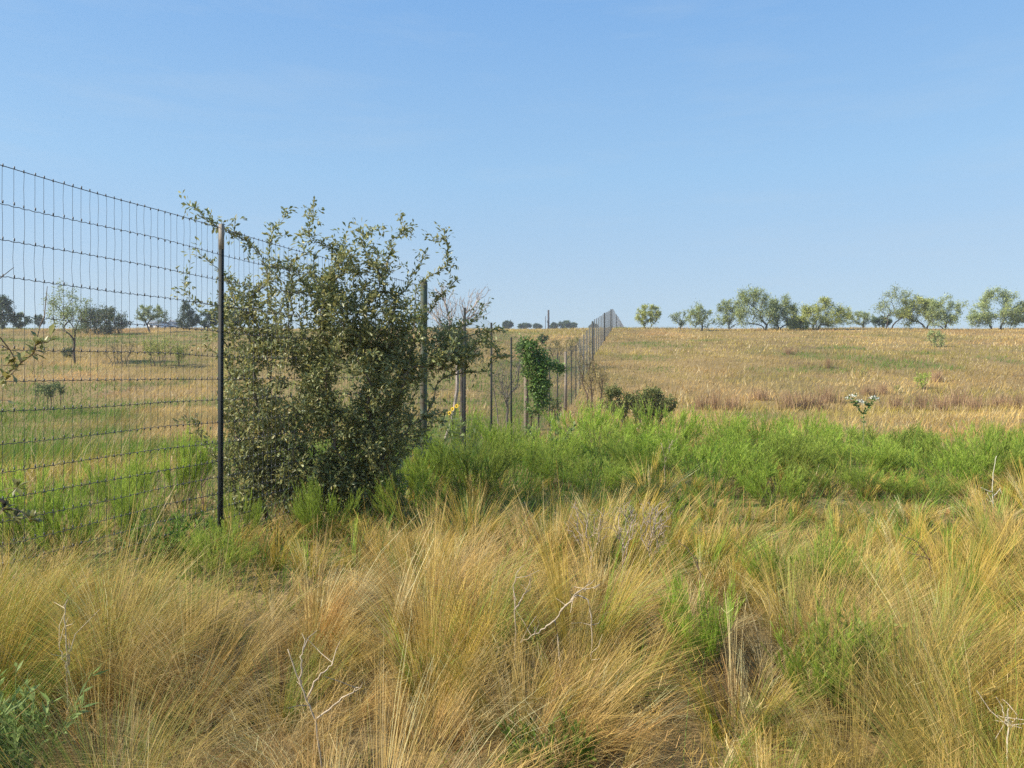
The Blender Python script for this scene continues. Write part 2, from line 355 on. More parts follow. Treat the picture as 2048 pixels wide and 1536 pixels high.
def fence_x(y):
    return np.where(y < 9.7, -2.29 + .29 * (y - 5.8), -1.16 + 0.164 * (y - 9.7))
CLEAR = [(1655, 2.95, .15), (1420, 3.3, .15), (325, 5.0, .45), (445, 4.75, .5), (655, 6.1, .45), (30, 2.5, .25), (1600, 4.2, .26), (1060, 3.2, .15), (1245, 4.85, .5), (815, 6.6, .4), (1720, 2.9, .10)]   # where weeds and bushes crowd the grass out
def make_bunchgrass():
    rng = np.random.default_rng(21); mb = MB()
    p = wedge(1.15, 9.6, lambda y: 0.265 + 0.010 * y, 22, margin=1.25)
    kn = vnoise(p[:, 0], p[:, 1], 0.9, 23); hn = vnoise(p[:, 0], p[:, 1], 1.5, 24); un = rng.uniform(0, 1, len(p))
    for (x, y), a, h, u in zip(p, kn, hn, un):
        behind = x < fence_x(y) - .1
        if behind and u < 0.45: continue
        if y > 6.2 and u < .12: continue
        if any((x - (c[0] - CX) / F * c[1]) ** 2 + ((y - c[1]) * .8) ** 2 < c[2] ** 2 for c in CLEAR): continue
        if y > 7.6 and u < .45: continue
        a += rng.normal(0, .13)
        kind = "love" if a > .42 else ("tan" if a > .22 else "thatch")
        if u > .965 and 2.3 < y < 4.4: kind = "stem"
        if .90 < u < .93: kind = "green"
        size = (0.58 + 0.80 * h) * math.exp(rng.normal(0, .20)) * float(np.interp(y, [1.1, 1.8, 2.6, 3.6, 4.6, 5.6, 7, 9], [.62, .78, .95, 1.0, .84, .60, .50, .55])) * (.62 if behind else 1.0)
        tussock(mb, rng, x, y, kind, size, dens=float(np.clip(1.12 - .11 * y, .42, 1.0)), K=4, hairs=y < 3.0)
    # low litter that closes the floor between the tussocks
    q = wedge(1.0, 9.6, lambda y: .026 + .010 * y, 25, margin=.8); n = len(q)
    root = np.concatenate([q, gz(q[:, 0], q[:, 1])[:, None]], 1); hd = rng.uniform(0, TAU, n)
    C = blade_curves(root, hd, np.abs(rng.normal(.8, .4, n)), rng.normal(.8, .6, n), rng.uniform(.10, .30, n), 2)
    pk = rng.integers(0, 5, n); cs = np.array([GREY * .8, TAN, STRAW, OLIVE, GREEN])[pk]
    mb.ribbons(C, np.clip(.0014 * q[:, 1:2], .003, .01) * np.array([[1, .25]]), rand_side(rng, hd), cs, cs)
    o = mb.build("bunchgrass", M_GRASS)
    tag(o, "tall golden olive bunchgrass filling the whole foreground", "grass", kind="stuff")
make_bunchgrass()

def greenness(x, y):
    g = vnoise(x, y, 0.10, 31) * .55 + vnoise(x, y, .33, 32) * .45
    left = x < fence_x(y)
    lim = np.where(left, np.where((y > 13) & (y < 28), .37, np.where(y < 13, .56, np.where(y < 50, .52, .66))), np.where(y < 18, .50, .68))
    return g, g > lim
def make_field():
    rng = np.random.default_rng(33)
    fld, grn = MB(), MB()
    #  y0, y1, clump step, blades per clump, spread, blade width, length
    for y0, y1, st, nb, sp, wd, ln in ((4.5, 9, .28, 15, .14, .006, .28), (9, 16, .32, 17, .16, .009, .34), (16, 30, .44, 15, .22, .014, .27), (30, 55, .60, 14, .34, .026, .22), (55, 106, .92, 14, .52, .042, .20)):
        p = wedge(y0, y1, st, int(y0 * 7), margin=2.5)
        x, y = p[:, 0], p[:, 1]; g, isg = greenness(x, y)
        dryband = vnoise(x, y * 1.3, .13, 34) * .65 + vnoise(x, y, .5, 39) * .35; tall = np.exp(rng.normal(0, .28, len(p))) * (.6 + .8 * vnoise(x, y, .25, 35))
        # straw / olive / rusty colour places
        base = np.where((dryband > .62)[:, None], RUST * .85 + GREY * .15, np.where((dryband < .42)[:, None], OLIVE * 1.15, STRAW * .92))
        base = base * .6 + .4 * (GOLD * .5 + TAN * .5)
        # tuft to tuft and place to place the stand is denser or barer, browner or paler
        base = base * np.exp(rng.normal(0, .13, (len(p), 1))) * (.76 + .45 * vnoise(x, y, .5, 36))[:, None] * (.82 + .4 * vnoise(x, y, .09, 37))[:, None]
        near_g = np.clip((g - .38) / .2, 0, 1)[:, None] * .55
        base = base * (1 - near_g) + near_g * OLIVE
        for mask, mb, gr in ((~isg, fld, False), (isg, grn, True)):
            c = p[mask]; m = len(c)
            if not m: continue
            N = m * nb; k = np.repeat(np.arange(m), nb)
            xy = c[k] + rng.normal(0, sp, (N, 2))
            root = np.concatenate([xy, gz(xy[:, 0], xy[:, 1])[:, None] - .01], 1)
            hd = rng.normal(.2, 1.3, N); L = ln * tall[mask][k] * np.exp(rng.normal(0, .25, N)) * (1.05 if gr else 1)
            K = 3 if y0 < 30 else 2
            C = blade_curves(root, hd, np.abs(rng.normal(.45, .25, N)), rng.normal(.55, .35, N), L, K)
            W = wd * np.exp(rng.normal(0, .25, (N, 1))) * np.linspace(1, .1, K)[None]
            if gr:
                pk = rng.integers(0, 5, N); c0 = np.array([GREEN * .85, GREEN, LIME * .9, GREEN, OLIVE])[pk]
            else:
                c0 = base[mask][k]
                swap = rng.uniform(0, 1, N); c0 = np.where((swap < .10)[:, None], PALE * .85, np.where((swap > .93)[:, None], UMBER, c0))
            c0 = np.clip(c0 * np.exp(rng.normal(0, .10, (N, 1))), 0, .8)
            mb.ribbons(C, W, rand_side(rng, hd, 1.5), c0, np.clip(c0 * 1.08, 0, .8))
    tag(fld.build("field_grass", M_FIELD), "short dry tan grass covering the rising field to the crest", "grass", kind="stuff")
    tag(grn.build("green_grass", M_GREENGRASS), "green grass patches among the dry grass beyond the wire fence", "grass", kind="stuff")
make_field()
# ------------------------------------------------------------------ fence
LINES = [2.60, 2.40, 2.20, 1.995, 1.79, 1.60, 1.42, 1.255, 1.08, .925, .775, .65, .525, .415, .315, .21, .10]
SPACING = 0.064
def copy_part(o, parent, loc=None, rz=None, scale=None):
    c = o.copy(); COL.objects.link(c); c.parent = parent
    if loc is not None: c.location = loc
    if rz is not None: c.rotation_euler = (0, 0, rz)
    if scale is not None: c.scale = scale
    return c
def t_post_mesh(h):
    mb = MB(); mb.box((-.0155, -.003, -.4), (.0155, .003, h), (.03, .04, .04)); mb.box((-.003, .0035, -.4), (.003, .034, h - .001), (.03, .04, .04))
    for k in range(int(h / .055)):                # studs on the face
        z = .08 + k * .055
        if z < h - .2: mb.box((-.006, -.011, z), (.006, -.0035, z + .012), (.03, .04, .04))
    return mb
def stay_mesh(lines, seed, r=.0014):
    rng = np.random.default_rng(seed); mb = MB(); z = np.array(lines)[::-1]; pts = []
    for i in range(len(z) - 1):
        pts += [(0 + rng.normal(0, .0012), 0, z[i]), (rng.normal(0, .0028), rng.normal(0, .002), z[i] * .5 + z[i + 1] * .5)]
    pts.append((0, 0, z[-1]))
    mb.tube(pts, r, 4, (.09, .09, .1), cap=False)
    for q in z:                                   # knots where stay and line wire cross
        mb.tube([(0, -.004, q - .011), (0, -.004, q + .006)], .0037, 5, (.09, .09, .1))
    return mb
A0 = np.array([-2.29 + .29 * (3.2 - 5.8), 3.2]); A1 = np.array([-1.16, 9.7])
def fpt(t): return A0 + (A1 - A0) * t
La = float(np.linalg.norm(A1 - A0)); dirA = (A1 - A0) / La; rzA = math.atan2(dirA[1], dirA[0])
def make_near_fence():
    root = empty("wire_fence", (A0[0], A0[1], float(gz(*A0))), rzA)
    tag(root, "tall woven wire game fence at left, nearest run with dark T-post", "fence", "runs of the tall wire fence")
    rng = np.random.default_rng(41)
    for i, z in enumerate(LINES):                 # crimped line wires
        s = np.arange(0, La + .001, SPACING / 4); n = len(s)
        crimp = np.where(np.arange(n) % 4 == 2, .004, np.where(np.arange(n) % 4 == 0, -.002, .0)) * (0 if i == 0 else 1)
        sag = -.012 * np.sin(np.pi * ((s % 2.1) / 2.1)) * (1 if i else .5) + .004 * np.sin(s * 3.1 + i * 1.7)
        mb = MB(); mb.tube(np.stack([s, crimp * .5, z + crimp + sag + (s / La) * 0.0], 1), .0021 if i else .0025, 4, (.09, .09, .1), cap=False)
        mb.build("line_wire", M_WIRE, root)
    protos = [stay_mesh(LINES, 60 + k) for k in range(5)]; first = [None] * 5
    n = int(La / SPACING)
    for k in range(n):
        j = int(rng.integers(0, 5)); loc = (k * SPACING + rng.normal(0, .003), 0, rng.normal(0, .002))
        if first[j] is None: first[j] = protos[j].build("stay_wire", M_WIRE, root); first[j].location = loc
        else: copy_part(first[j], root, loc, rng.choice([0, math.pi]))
    tp = t_post_mesh(2.44).build("t_post", M_POST, None)
    tip = MB(); tip.box((-.016, -.0035, 2.44), (.016, .0035, 2.64), (.4, .4, .3)); tip.box((-.0035, .004, 2.44), (.0035, .0345, 2.639), (.4, .4, .3))
    tipo = tip.build("post_tip", M_POSTTIP)
    for k, yd in enumerate((3.62, 5.8)):
        s = (yd - A0[1]) / dirA[1]
        p = tp if k == 0 else copy_part(tp, root); p.parent = root; p.location = (s, -.012, rng.normal(0, .01)); p.rotation_euler = (0, (0, .006, -.01)[k], 0)
        t = tipo if k == 0 else copy_part(tipo, p); t.parent = p
make_near_fence()

B0 = np.array([-1.16, 9.7]); SL = .164
def hill_pt(y): x = -1.16 + SL * (y - 9.7); return np.array([x, y, float(gz(x, y))])
def run_wires(root, ys, lines, step, r, org, mat):
    mb = MB()
    P0 = np.array([hill_pt(y) for y in ys]) - org
    for z in lines: mb.tube(P0 + np.array([0, 0, z]), r, 3, (.1, .1, .1), cap=False)
    yy = np.arange(ys[0], ys[-1], step)
    for y in yy:
        p = hill_pt(y) - org; mb.tube([p + (0, 0, lines[-1]), p + (0, 0, lines[0])], r * .75, 3, (.1, .1, .1), cap=False)
    o = mb.build("wire_mesh", mat, root); o["kind"] = "stuff"
def make_mid_fence():
    org = hill_pt(9.7); root = empty("wire_fence", org)
    tag(root, "middle run of the wire fence from green pipe post down into the dip", "fence", "runs of the tall wire fence")
    mb = MB(); mb.tube([(0, 0, -.3), (0, 0, .9), (.004, 0, 1.8), (.006, 0, 2.62), (.006, 0, 2.655), (.006, 0, 2.67)], [.047, .047, .046, .046, .04, .015], 14, (.2, .2, .15))
    mb.build("pipe_post", M_PIPE, root, smooth=True)
    tp = None; rng = np.random.default_rng(44)
    for y, h in ((12.1, 2.62), (14.4, 2.62), (16.75, 2.56), (21.6, 2.5), (24.4, 2.35), (27.0, 2.45), (33.0, 2.45), (35.6, 2.6)):
        p = hill_pt(y) - org
        if tp is None: tp = t_post_mesh(2.6).build("t_post", M_POST, root); c = tp
        else: c = copy_part(tp, root)
        c.location = tuple(p); c.scale = (1.0, 1.0, h / 2.6); c.rotation_euler = (0, rng.normal(0, .008), math.atan2(1, SL))
    for y, h in ((18.95, 2.35), (30.0, 2.46)):
        p = hill_pt(y) - org; mb = MB()
        mb.tube([p + (0, 0, -.3), p + (.01, 0, h * .5), p + (.0, 0, h - .02), p + (0, 0, h)], [.066, .062, .06, .045], 10, (.3, .25, .2))
        mb.build("wooden_post", M_WOOD, root, smooth=True)
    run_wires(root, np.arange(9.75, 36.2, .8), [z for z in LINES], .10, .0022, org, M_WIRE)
make_mid_fence()
def make_hill_fence():
    org = hill_pt(36.0); root = empty("wire_fence", org)
    tag(root, "far run of the wire fence climbing the hill to the crest", "fence", "runs of the tall wire fence")
    rng = np.random.default_rng(46); tp = None; y = 38.4; k = 0
    while y < 230:
        p = hill_pt(y) - org; heavy = k % 7 == 4
        if heavy:
            mb = MB(); mb.tube([p + (0, 0, -.2), p + (0, 0, 2.62), p + (0, 0, 2.7)], [.07, .07, .05], 8, (.2, .2, .2)); mb.build("line_post", M_POSTFAR, root)
        else:
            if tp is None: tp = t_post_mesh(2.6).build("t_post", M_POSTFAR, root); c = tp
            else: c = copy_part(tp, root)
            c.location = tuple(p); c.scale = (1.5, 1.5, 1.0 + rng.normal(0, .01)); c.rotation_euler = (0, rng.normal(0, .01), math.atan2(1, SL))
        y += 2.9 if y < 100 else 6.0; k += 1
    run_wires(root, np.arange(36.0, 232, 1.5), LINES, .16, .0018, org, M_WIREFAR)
make_hill_fence()

# ------------------------------------------------------------------ branching
def skeleton(rng, bases, targets, step=.12, jitter=.02, path_w=.35, droop=0.0):
    nodes = [np.array(b, float) for b in bases]; par = [-1] * len(bases); plen = [0.0] * len(bases); paths = []
    c = np.mean(bases, 0)
    order = np.argsort(np.linalg.norm(targets - c, axis=1) * (1 + rng.normal(0, .12, len(targets))))
    A = np.zeros((len(targets) * 60 + len(bases), 3)); A[:len(bases)] = nodes; PL = np.zeros(len(A)); n = len(bases)
    for t in order:
        T = targets[t]; d = np.linalg.norm(A[:n] - T, axis=1)
        up = np.clip((A[:n, 2] - T[2]), 0, None)
        i = int(np.argmin(d + path_w * PL[:n] + up * .6))
        st = A[i]; L = d[i]; K = int(min(40, max(2, math.ceil(L / step))))
        q = par[i]; di = (st - A[q]) if q >= 0 else np.array([0, 0, 1.0]); di = di / (np.linalg.norm(di) + 1e-9)
        ctrl = st + di * L * .45 + rng.normal(0, L * .07, 3); s = np.linspace(0, 1, K + 1)[1:, None]
        pts = (1 - s) ** 2 * st + 2 * s * (1 - s) * ctrl + s ** 2 * T + rng.normal(0, jitter, (K, 3)) * (s * (1.2 - s))
        idx = [i]
        for p in pts:
            if n >= len(A): break
            A[n] = p; PL[n] = PL[idx[-1]] + np.linalg.norm(p - A[idx[-1]]); par.append(idx[-1]); idx.append(n); n += 1
        paths.append(idx)
    cnt = np.zeros(n)
    for pth in paths: cnt[pth[-1]] += 1
    for k in range(n - 1, -1, -1):
        if par[k] >= 0: cnt[par[k]] += cnt[k]
    return A[:n], par, paths, np.maximum(cnt, 1)
def wood(mb, sk, rtip, power=.5, col=(.1, .085, .07), rng=RNG, sides_thick=6, rmax=1e9):
    A, par, paths, cnt = sk; r = np.minimum(rtip * cnt ** power, rmax)
    for pth in paths:
        rr = r[pth].copy(); rr[0] = rr[1] if len(rr) > 1 else rr[0]
        rr[-1] *= .6
        mb.tube(A[pth], rr, sides_thick if rr.max() > rtip * 3 else 3, np.array(col) * math.exp(rng.normal(0, .12)), cap=False)
def blob_targets(rng, blobs, n):
    """points in a union of ellipsoids: (centre, radii, weight)"""
    w = np.array([b[2] for b in blobs], float); k = rng.choice(len(blobs), n, p=w / w.sum())
    u = norm(rng.normal(0, 1, (n, 3))) * rng.uniform(.25, 1, (n, 1)) ** (1 / 2.2)
    return np.array([b[0] for b in blobs])[k] + u * np.array([b[1] for b in blobs])[k]
def twig_leaves(rng, A, pth, per_m, start=.35, out=.9, up=.35):
    P0 = A[pth]; seg = np.diff(P0, axis=0); sl = np.linalg.norm(seg, axis=1); L = sl.sum()
    if L < 1e-6: return None
    n = max(3, int(per_m * L)); s = rng.uniform(start, 1, n) * L; cs = np.concatenate([[0], np.cumsum(sl)])
    i = np.clip(np.searchsorted(cs, s) - 1, 0, len(seg) - 1); f = (s - cs[i]) / sl[i]
    pos = P0[i] + seg[i] * f[:, None]; d = norm(seg[i])
    return pos, norm(d * .6 + norm(rng.normal(0, 1, (n, 3))) * out + np.array([0, 0, up]))

# ------------------------------------------------------------------ the big leafy shrub on the fence
LEAFG = [lin(152, 156, 102), lin(136, 144, 90), lin(174, 174, 122), lin(124, 136, 90), lin(168, 160, 92)]
def add_leaves(mb, rng, pos, d, L, W, cols, fold=.25, wide=.62):
    n = len(pos); up = norm(rng.normal(0, 1, (n, 3)) + np.array([0, 0, 1.0])); d = norm(d + rng.normal(0, .08, d.shape))
    c = np.array(cols)[rng.integers(0, len(cols), n)] * np.exp(rng.normal(0, .14, (n, 1)))
    mb.leaves(pos, d, up, L * np.exp(rng.normal(0, .18, n)), W * np.exp(rng.normal(0, .2, n)), c, fold, wide)
def make_big_shrub():
    rng = np.random.default_rng(51); D = 7.15; base = G(600, D); root = empty("leafy_shrub", base)
    tag(root, "large dense leafy shrub growing through the wire fence beside the dark post", "shrub")
    def B(px, py, rx, ry, w, dd=0.0, rz_=None): s = D / F; return (P(px, py, D + dd) - base, np.array([rx * s, (rz_ or min(rx, ry)) * s * .9, ry * s]), w)
    blobs = [B(590, 630, 150, 105, 9), B(700, 640, 90, 90, 5), B(780, 760, 70, 80, 5), B(640, 540, 120, 70, 2), B(560, 760, 120, 110, 9, -.1), B(700, 760, 120, 120, 9), B(640, 890, 180, 85, 13, -.1), B(530, 890, 90, 95, 6), B(770, 640, 90, 70, 4), B(620, 960, 170, 50, 8, -.15),
             B(830, 700, 120, 55, 5), B(930, 690, 75, 50, 3, .2), B(770, 860, 90, 70, 5), B(740, 520, 70, 50, 2), B(480, 640, 50, 110, 2), B(480, 800, 50, 110, 3), B(870, 830, 30, 22, .6), B(720, 930, 90, 60, 5), B(600, 1000, 170, 40, 7, -.1), B(500, 950, 70, 75, 4), B(745, 985, 80, 45, 4)]
    T = blob_targets(rng, blobs, 2200); T = T[T[:, 2] > .06]
    sprigs = [(372, 408, -.55), (400, 425, -.5), (425, 440, -.45), (455, 462, -.4), (490, 492, -.3), (525, 520, -.2), (470, 437, -.42), (840, 530, .1), (855, 505, .1), (820, 555, .1), (870, 585, .1), (800, 470, 0), (785, 500, 0), (627, 440, 0), (622, 480, 0), (575, 470, 0), (390, 500, -.3), (375, 545, -.2), (570, 420, 0), (555, 450, 0), (627, 402, 0), (610, 430, .1), (600, 470, 0), (800, 432, 0), (770, 450, .1), (825, 470, 0), (886, 462, .1),
              (868, 480, .1), (905, 532, .1), (912, 560, .2), (890, 585, .1), (965, 610, .3), (985, 690, .3), (1018, 715, .3), (1010, 660, .3), (955, 745, .2), (870, 790, .1), (400, 690, -.3), (395, 830, -.3), (350, 845, -.3), (415, 900, -.3), (385, 600, -.2), (690, 470, 0), (715, 455, 0), (650, 480, 0), (890, 820, .1)]
    S = np.array([P(a, b, D + c) - base for a, b, c in sprigs]); T = np.concatenate([T, S])
    bs = [np.array([x, y, -.05]) for x, y in ((0, 0), (.12, .06), (-.16, .04), (.3, -.02), (-.3, .05), (.5, .05), (-.45, 0), (.65, .05), (.2, -.15), (-.1, -.15))]
    sk = skeleton(rng, bs, T, step=.09, jitter=.02, path_w=.34)
    mb = MB(); wood(mb, sk, .0022, .40, lin(118, 106, 92), rng, rmax=.03); mb.build("branches", M_BARK, root)
    A, par, paths, cnt = sk; mb = MB(); picks = []
    for pth in paths:
        r = twig_leaves(rng, A, pth[-9:] if len(pth) > 9 else pth, 105, .05, .95, .25)
        if r is None: continue
        pos, d = r; add_leaves(mb, rng, pos, d, .052, .0205, LEAFG)
        tip = A[pth[-1]]
        if len(pos): picks.append((tip[1], pos, d))
    # short spur shoots that thicken the crown
    inner = A[rng.integers(0, len(A), 6000)]; inner = inner[inner[:, 2] > .15]
    sp = norm(rng.normal(0, 1, inner.shape) + np.array([0, -.2, .2]))
    for k in range(5):
        add_leaves(mb, rng, inner + sp * (.02 + .02 * k) + rng.normal(0, .015, inner.shape), norm(sp + norm(rng.normal(0, 1, inner.shape)) * .9), .048, .019, LEAFG)
    o = mb.build("foliage", M_LEAF, root); o["kind"] = "stuff"
    # the leaves that stand out singly along the free shoots
    lm = []
    for k in range(4):
        m = MB(); m.leaves(np.zeros((1, 3)), np.array([[0, 0, 1.0]]), np.array([[0, 1.0, 0]]), .056, .022, LEAFG[k][None], .25, .62); lm.append(m.mesh("leaf", M_LEAF))
    n = 0
    for idx in range(len(T) - len(S), len(T)):
        # path that ends at this sprig
        e = int(np.argmin(np.linalg.norm(A - T[idx], axis=1))); chain = [e]
        while par[chain[-1]] >= 0 and len(chain) < 7: chain.append(par[chain[-1]])
        pts = A[chain]
        for q in range(8):
            f = q / 8 * (len(pts) - 1); i = int(f); p = pts[i] + (pts[min(i + 1, len(pts) - 1)] - pts[i]) * (f - i)
            dv = norm(pts[0] - pts[-1]) * .7 + norm(rng.normal(0, 1, 3)) * .8
            lo = bpy.data.objects.new("leaf", lm[n % 4]); COL.objects.link(lo); lo.parent = root; lo.location = tuple(p)
            from mathutils import Vector
            lo.rotation_euler = Vector(dv).to_track_quat('Z', 'Y').to_euler(); s = .85 + rng.uniform(0, .4); lo.scale = (s, s, s); n += 1
make_big_shrub()

# ------------------------------------------------------------------ leafy twigs reaching in at the left edge
def make_edge_shrub():
    rng = np.random.default_rng(53); D = 3.55; base = G(-230, 3.4); root = empty("leafy_shrub", base)
    tag(root, "leafy branch tips with bare twigs entering at the left edge, in front of fence", "shrub")
    lv = [P(100, 668, D), P(70, 690, D), P(45, 715, D - .05), P(20, 700, D), P(60, 712, D + .05), P(10, 760, D), P(18, 800, D), P(-20, 690, D), P(-30, 800, D), P(75, 665, D + .03), P(95, 685, D), P(30, 740, D), P(5, 730, D), P(-60, 600, D), P(-80, 900, D)]
    tuft = [P(35, 975, D - .1), P(30, 1035, D - .1), P(5, 1020, D - .1), P(60, 1040, D - .1), P(-20, 990, D - .1)]
    bare = [P(95, 573, D), P(28, 535, D)]
    T = np.array(lv + tuft + bare) - base
    sk = skeleton(rng, [np.array([0, 0, -.05])], T, step=.06, jitter=.008, path_w=.25)
    mb = MB(); wood(mb, sk, .0026, .42, lin(140, 122, 100), rng); mb.build("branches", M_BARK, root)
    A, par, paths, cnt = sk; mesh = []
    for k in range(5):
        m = MB(); m.leaves(np.zeros((1, 3)), np.array([[0, 0, 1.0]]), np.array([[0, 1.0, 0]]), .055, .024, LEAFG[k][None] * .9, .22, .6); mesh.append(m.mesh("leaf", M_LEAF))
    from mathutils import Vector
    nb = len(bare)
    for t in range(len(T) - nb):
        e = int(np.argmin(np.linalg.norm(A - T[t], axis=1))); chain = [e]
        while par[chain[-1]] >= 0 and len(chain) < 5: chain.append(par[chain[-1]])
        pts = A[chain]; isT = t >= len(lv); cnt_ = 15 if isT else 9
        for q in range(cnt_):
            f = (0 if isT else q / cnt_ * (len(pts) - 1)); i = int(f); p = pts[i] + (pts[min(i + 1, len(pts) - 1)] - pts[i]) * (f - i)
            dv = norm(pts[0] - pts[-1]) * (.3 if isT else .6) + norm(rng.normal(0, 1, 3)) * .9 + np.array([0, 0, .1])
            lo = bpy.data.objects.new("leaf", mesh[int(rng.integers(0, 5))]); COL.objects.link(lo); lo.parent = root; lo.location = tuple(p)
            lo.rotation_euler = Vector(dv).to_track_quat('Z', 'Y').to_euler(); s = .7 + rng.uniform(0, .5); lo.scale = (s, s, s)
make_edge_shrub()

# ------------------------------------------------------------------ feathery green bushes
FG = [lin(168, 190, 76), lin(154, 180, 68), lin(184, 200, 94), lin(136, 166, 60)]
def feather_mesh(seed, stems=64, h=1.0, side=9, needles=26, w=.0048):
    """many thin plumes fanning up from one foot: foliage sits on the outer half, the inside stays open"""
    rng = np.random.default_rng(seed); st, fo = MB(), MB()
    lobes = rng.uniform(0, TAU, 5); a = lobes[rng.integers(0, 5, stems)] + rng.normal(0, .45, stems); tilt = np.sqrt(rng.uniform(0, 1, stems)) * .80
    L = h * rng.uniform(.68, 1.10, stems) * (1 - .22 * (tilt / .8) ** 2)
    root = np.stack([.07 * np.cos(a), .07 * np.sin(a), np.full(stems, -.02)], -1)
    C = blade_curves(root, a, tilt * .95 + .03, -tilt * .35 + .12, L, 6)
    for c in C: st.tube(c, np.linspace(.004, .0013, 6), 3, lin(128, 118, 72), cap=False)
    k = np.repeat(np.arange(stems), side); n = len(k); f = rng.beta(2.2, 1.2, n) * .70 * 5 + 1.4; i = np.minimum(f.astype(int), 4)
    p = C[k, i] + (C[k, i + 1] - C[k, i]) * (f - i)[:, None]; dirm = norm(C[k, i + 1] - C[k, i])
    d = norm(dirm + norm(rng.normal(0, 1, (n, 3))) * .42 + np.array([0, 0, .22])); sl = rng.uniform(.10, .24, n) * h
    S = np.stack([p, p + d * sl[:, None] * .5, p + d * sl[:, None] + np.array([0, 0, .03])], 1)
    sd = norm(np.cross(d, rng.normal(0, 1, (n, 3)))); cc = np.array(FG)[rng.integers(0, 4, n)] * .8
    fo.ribbons(S, np.tile([.003, .0025, .001], (n, 1)), sd, cc, cc)
    pj = np.exp(rng.normal(0, .14, stems))                       # each plume its own shade
    kk = np.repeat(np.arange(n), needles); m = len(kk); u = rng.uniform(.05, 1.05, m)[:, None]
    q = S[kk, 0] * (1 - u) + S[kk, 2] * u; nd = norm(d[kk] + norm(rng.normal(0, 1, (m, 3))) * .45 + np.array([0, 0, .25])); nl = rng.uniform(.03, .07, m)[:, None]
    cl = np.array(FG)[rng.integers(0, 4, m)] * np.exp(rng.normal(0, .12, (m, 1))) * pj[k[kk]][:, None]; sd = norm(np.cross(nd, rng.normal(0, 1, (m, 3)))) * w
    v = np.stack([q - sd / 2, q + sd / 2, q + nd * nl], 1).reshape(-1, 3); fo.add(v, np.arange(m * 3).reshape(-1, 3), np.repeat(np.clip(cl, 0, .8), 3, 0))
    return st.mesh("stems", M_BARK), fo.mesh("foliage", M_FEATHER)
FEATHER = [feather_mesh(70 + k) for k in range(6)]
def feather_bush(px, top, hw, d, label, k, group="feathery green bushes", squash=1.0):
    g = G(px, d); h = EYE + (HY - top) / F * d - g[2]; w = hw / F * d
    root = empty("feathery_bush", g, (k * 2.4) % TAU, (w / .60, w / .60 * squash, h / 1.0))
    tag(root, label, "bush", group)
    for nm, me in zip(("stems", "foliage"), FEATHER[k % 6]):
        o = bpy.data.objects.new(nm, me); COL.objects.link(o); o.parent = root
        if nm == "foliage": o["kind"] = "stuff"
    return root
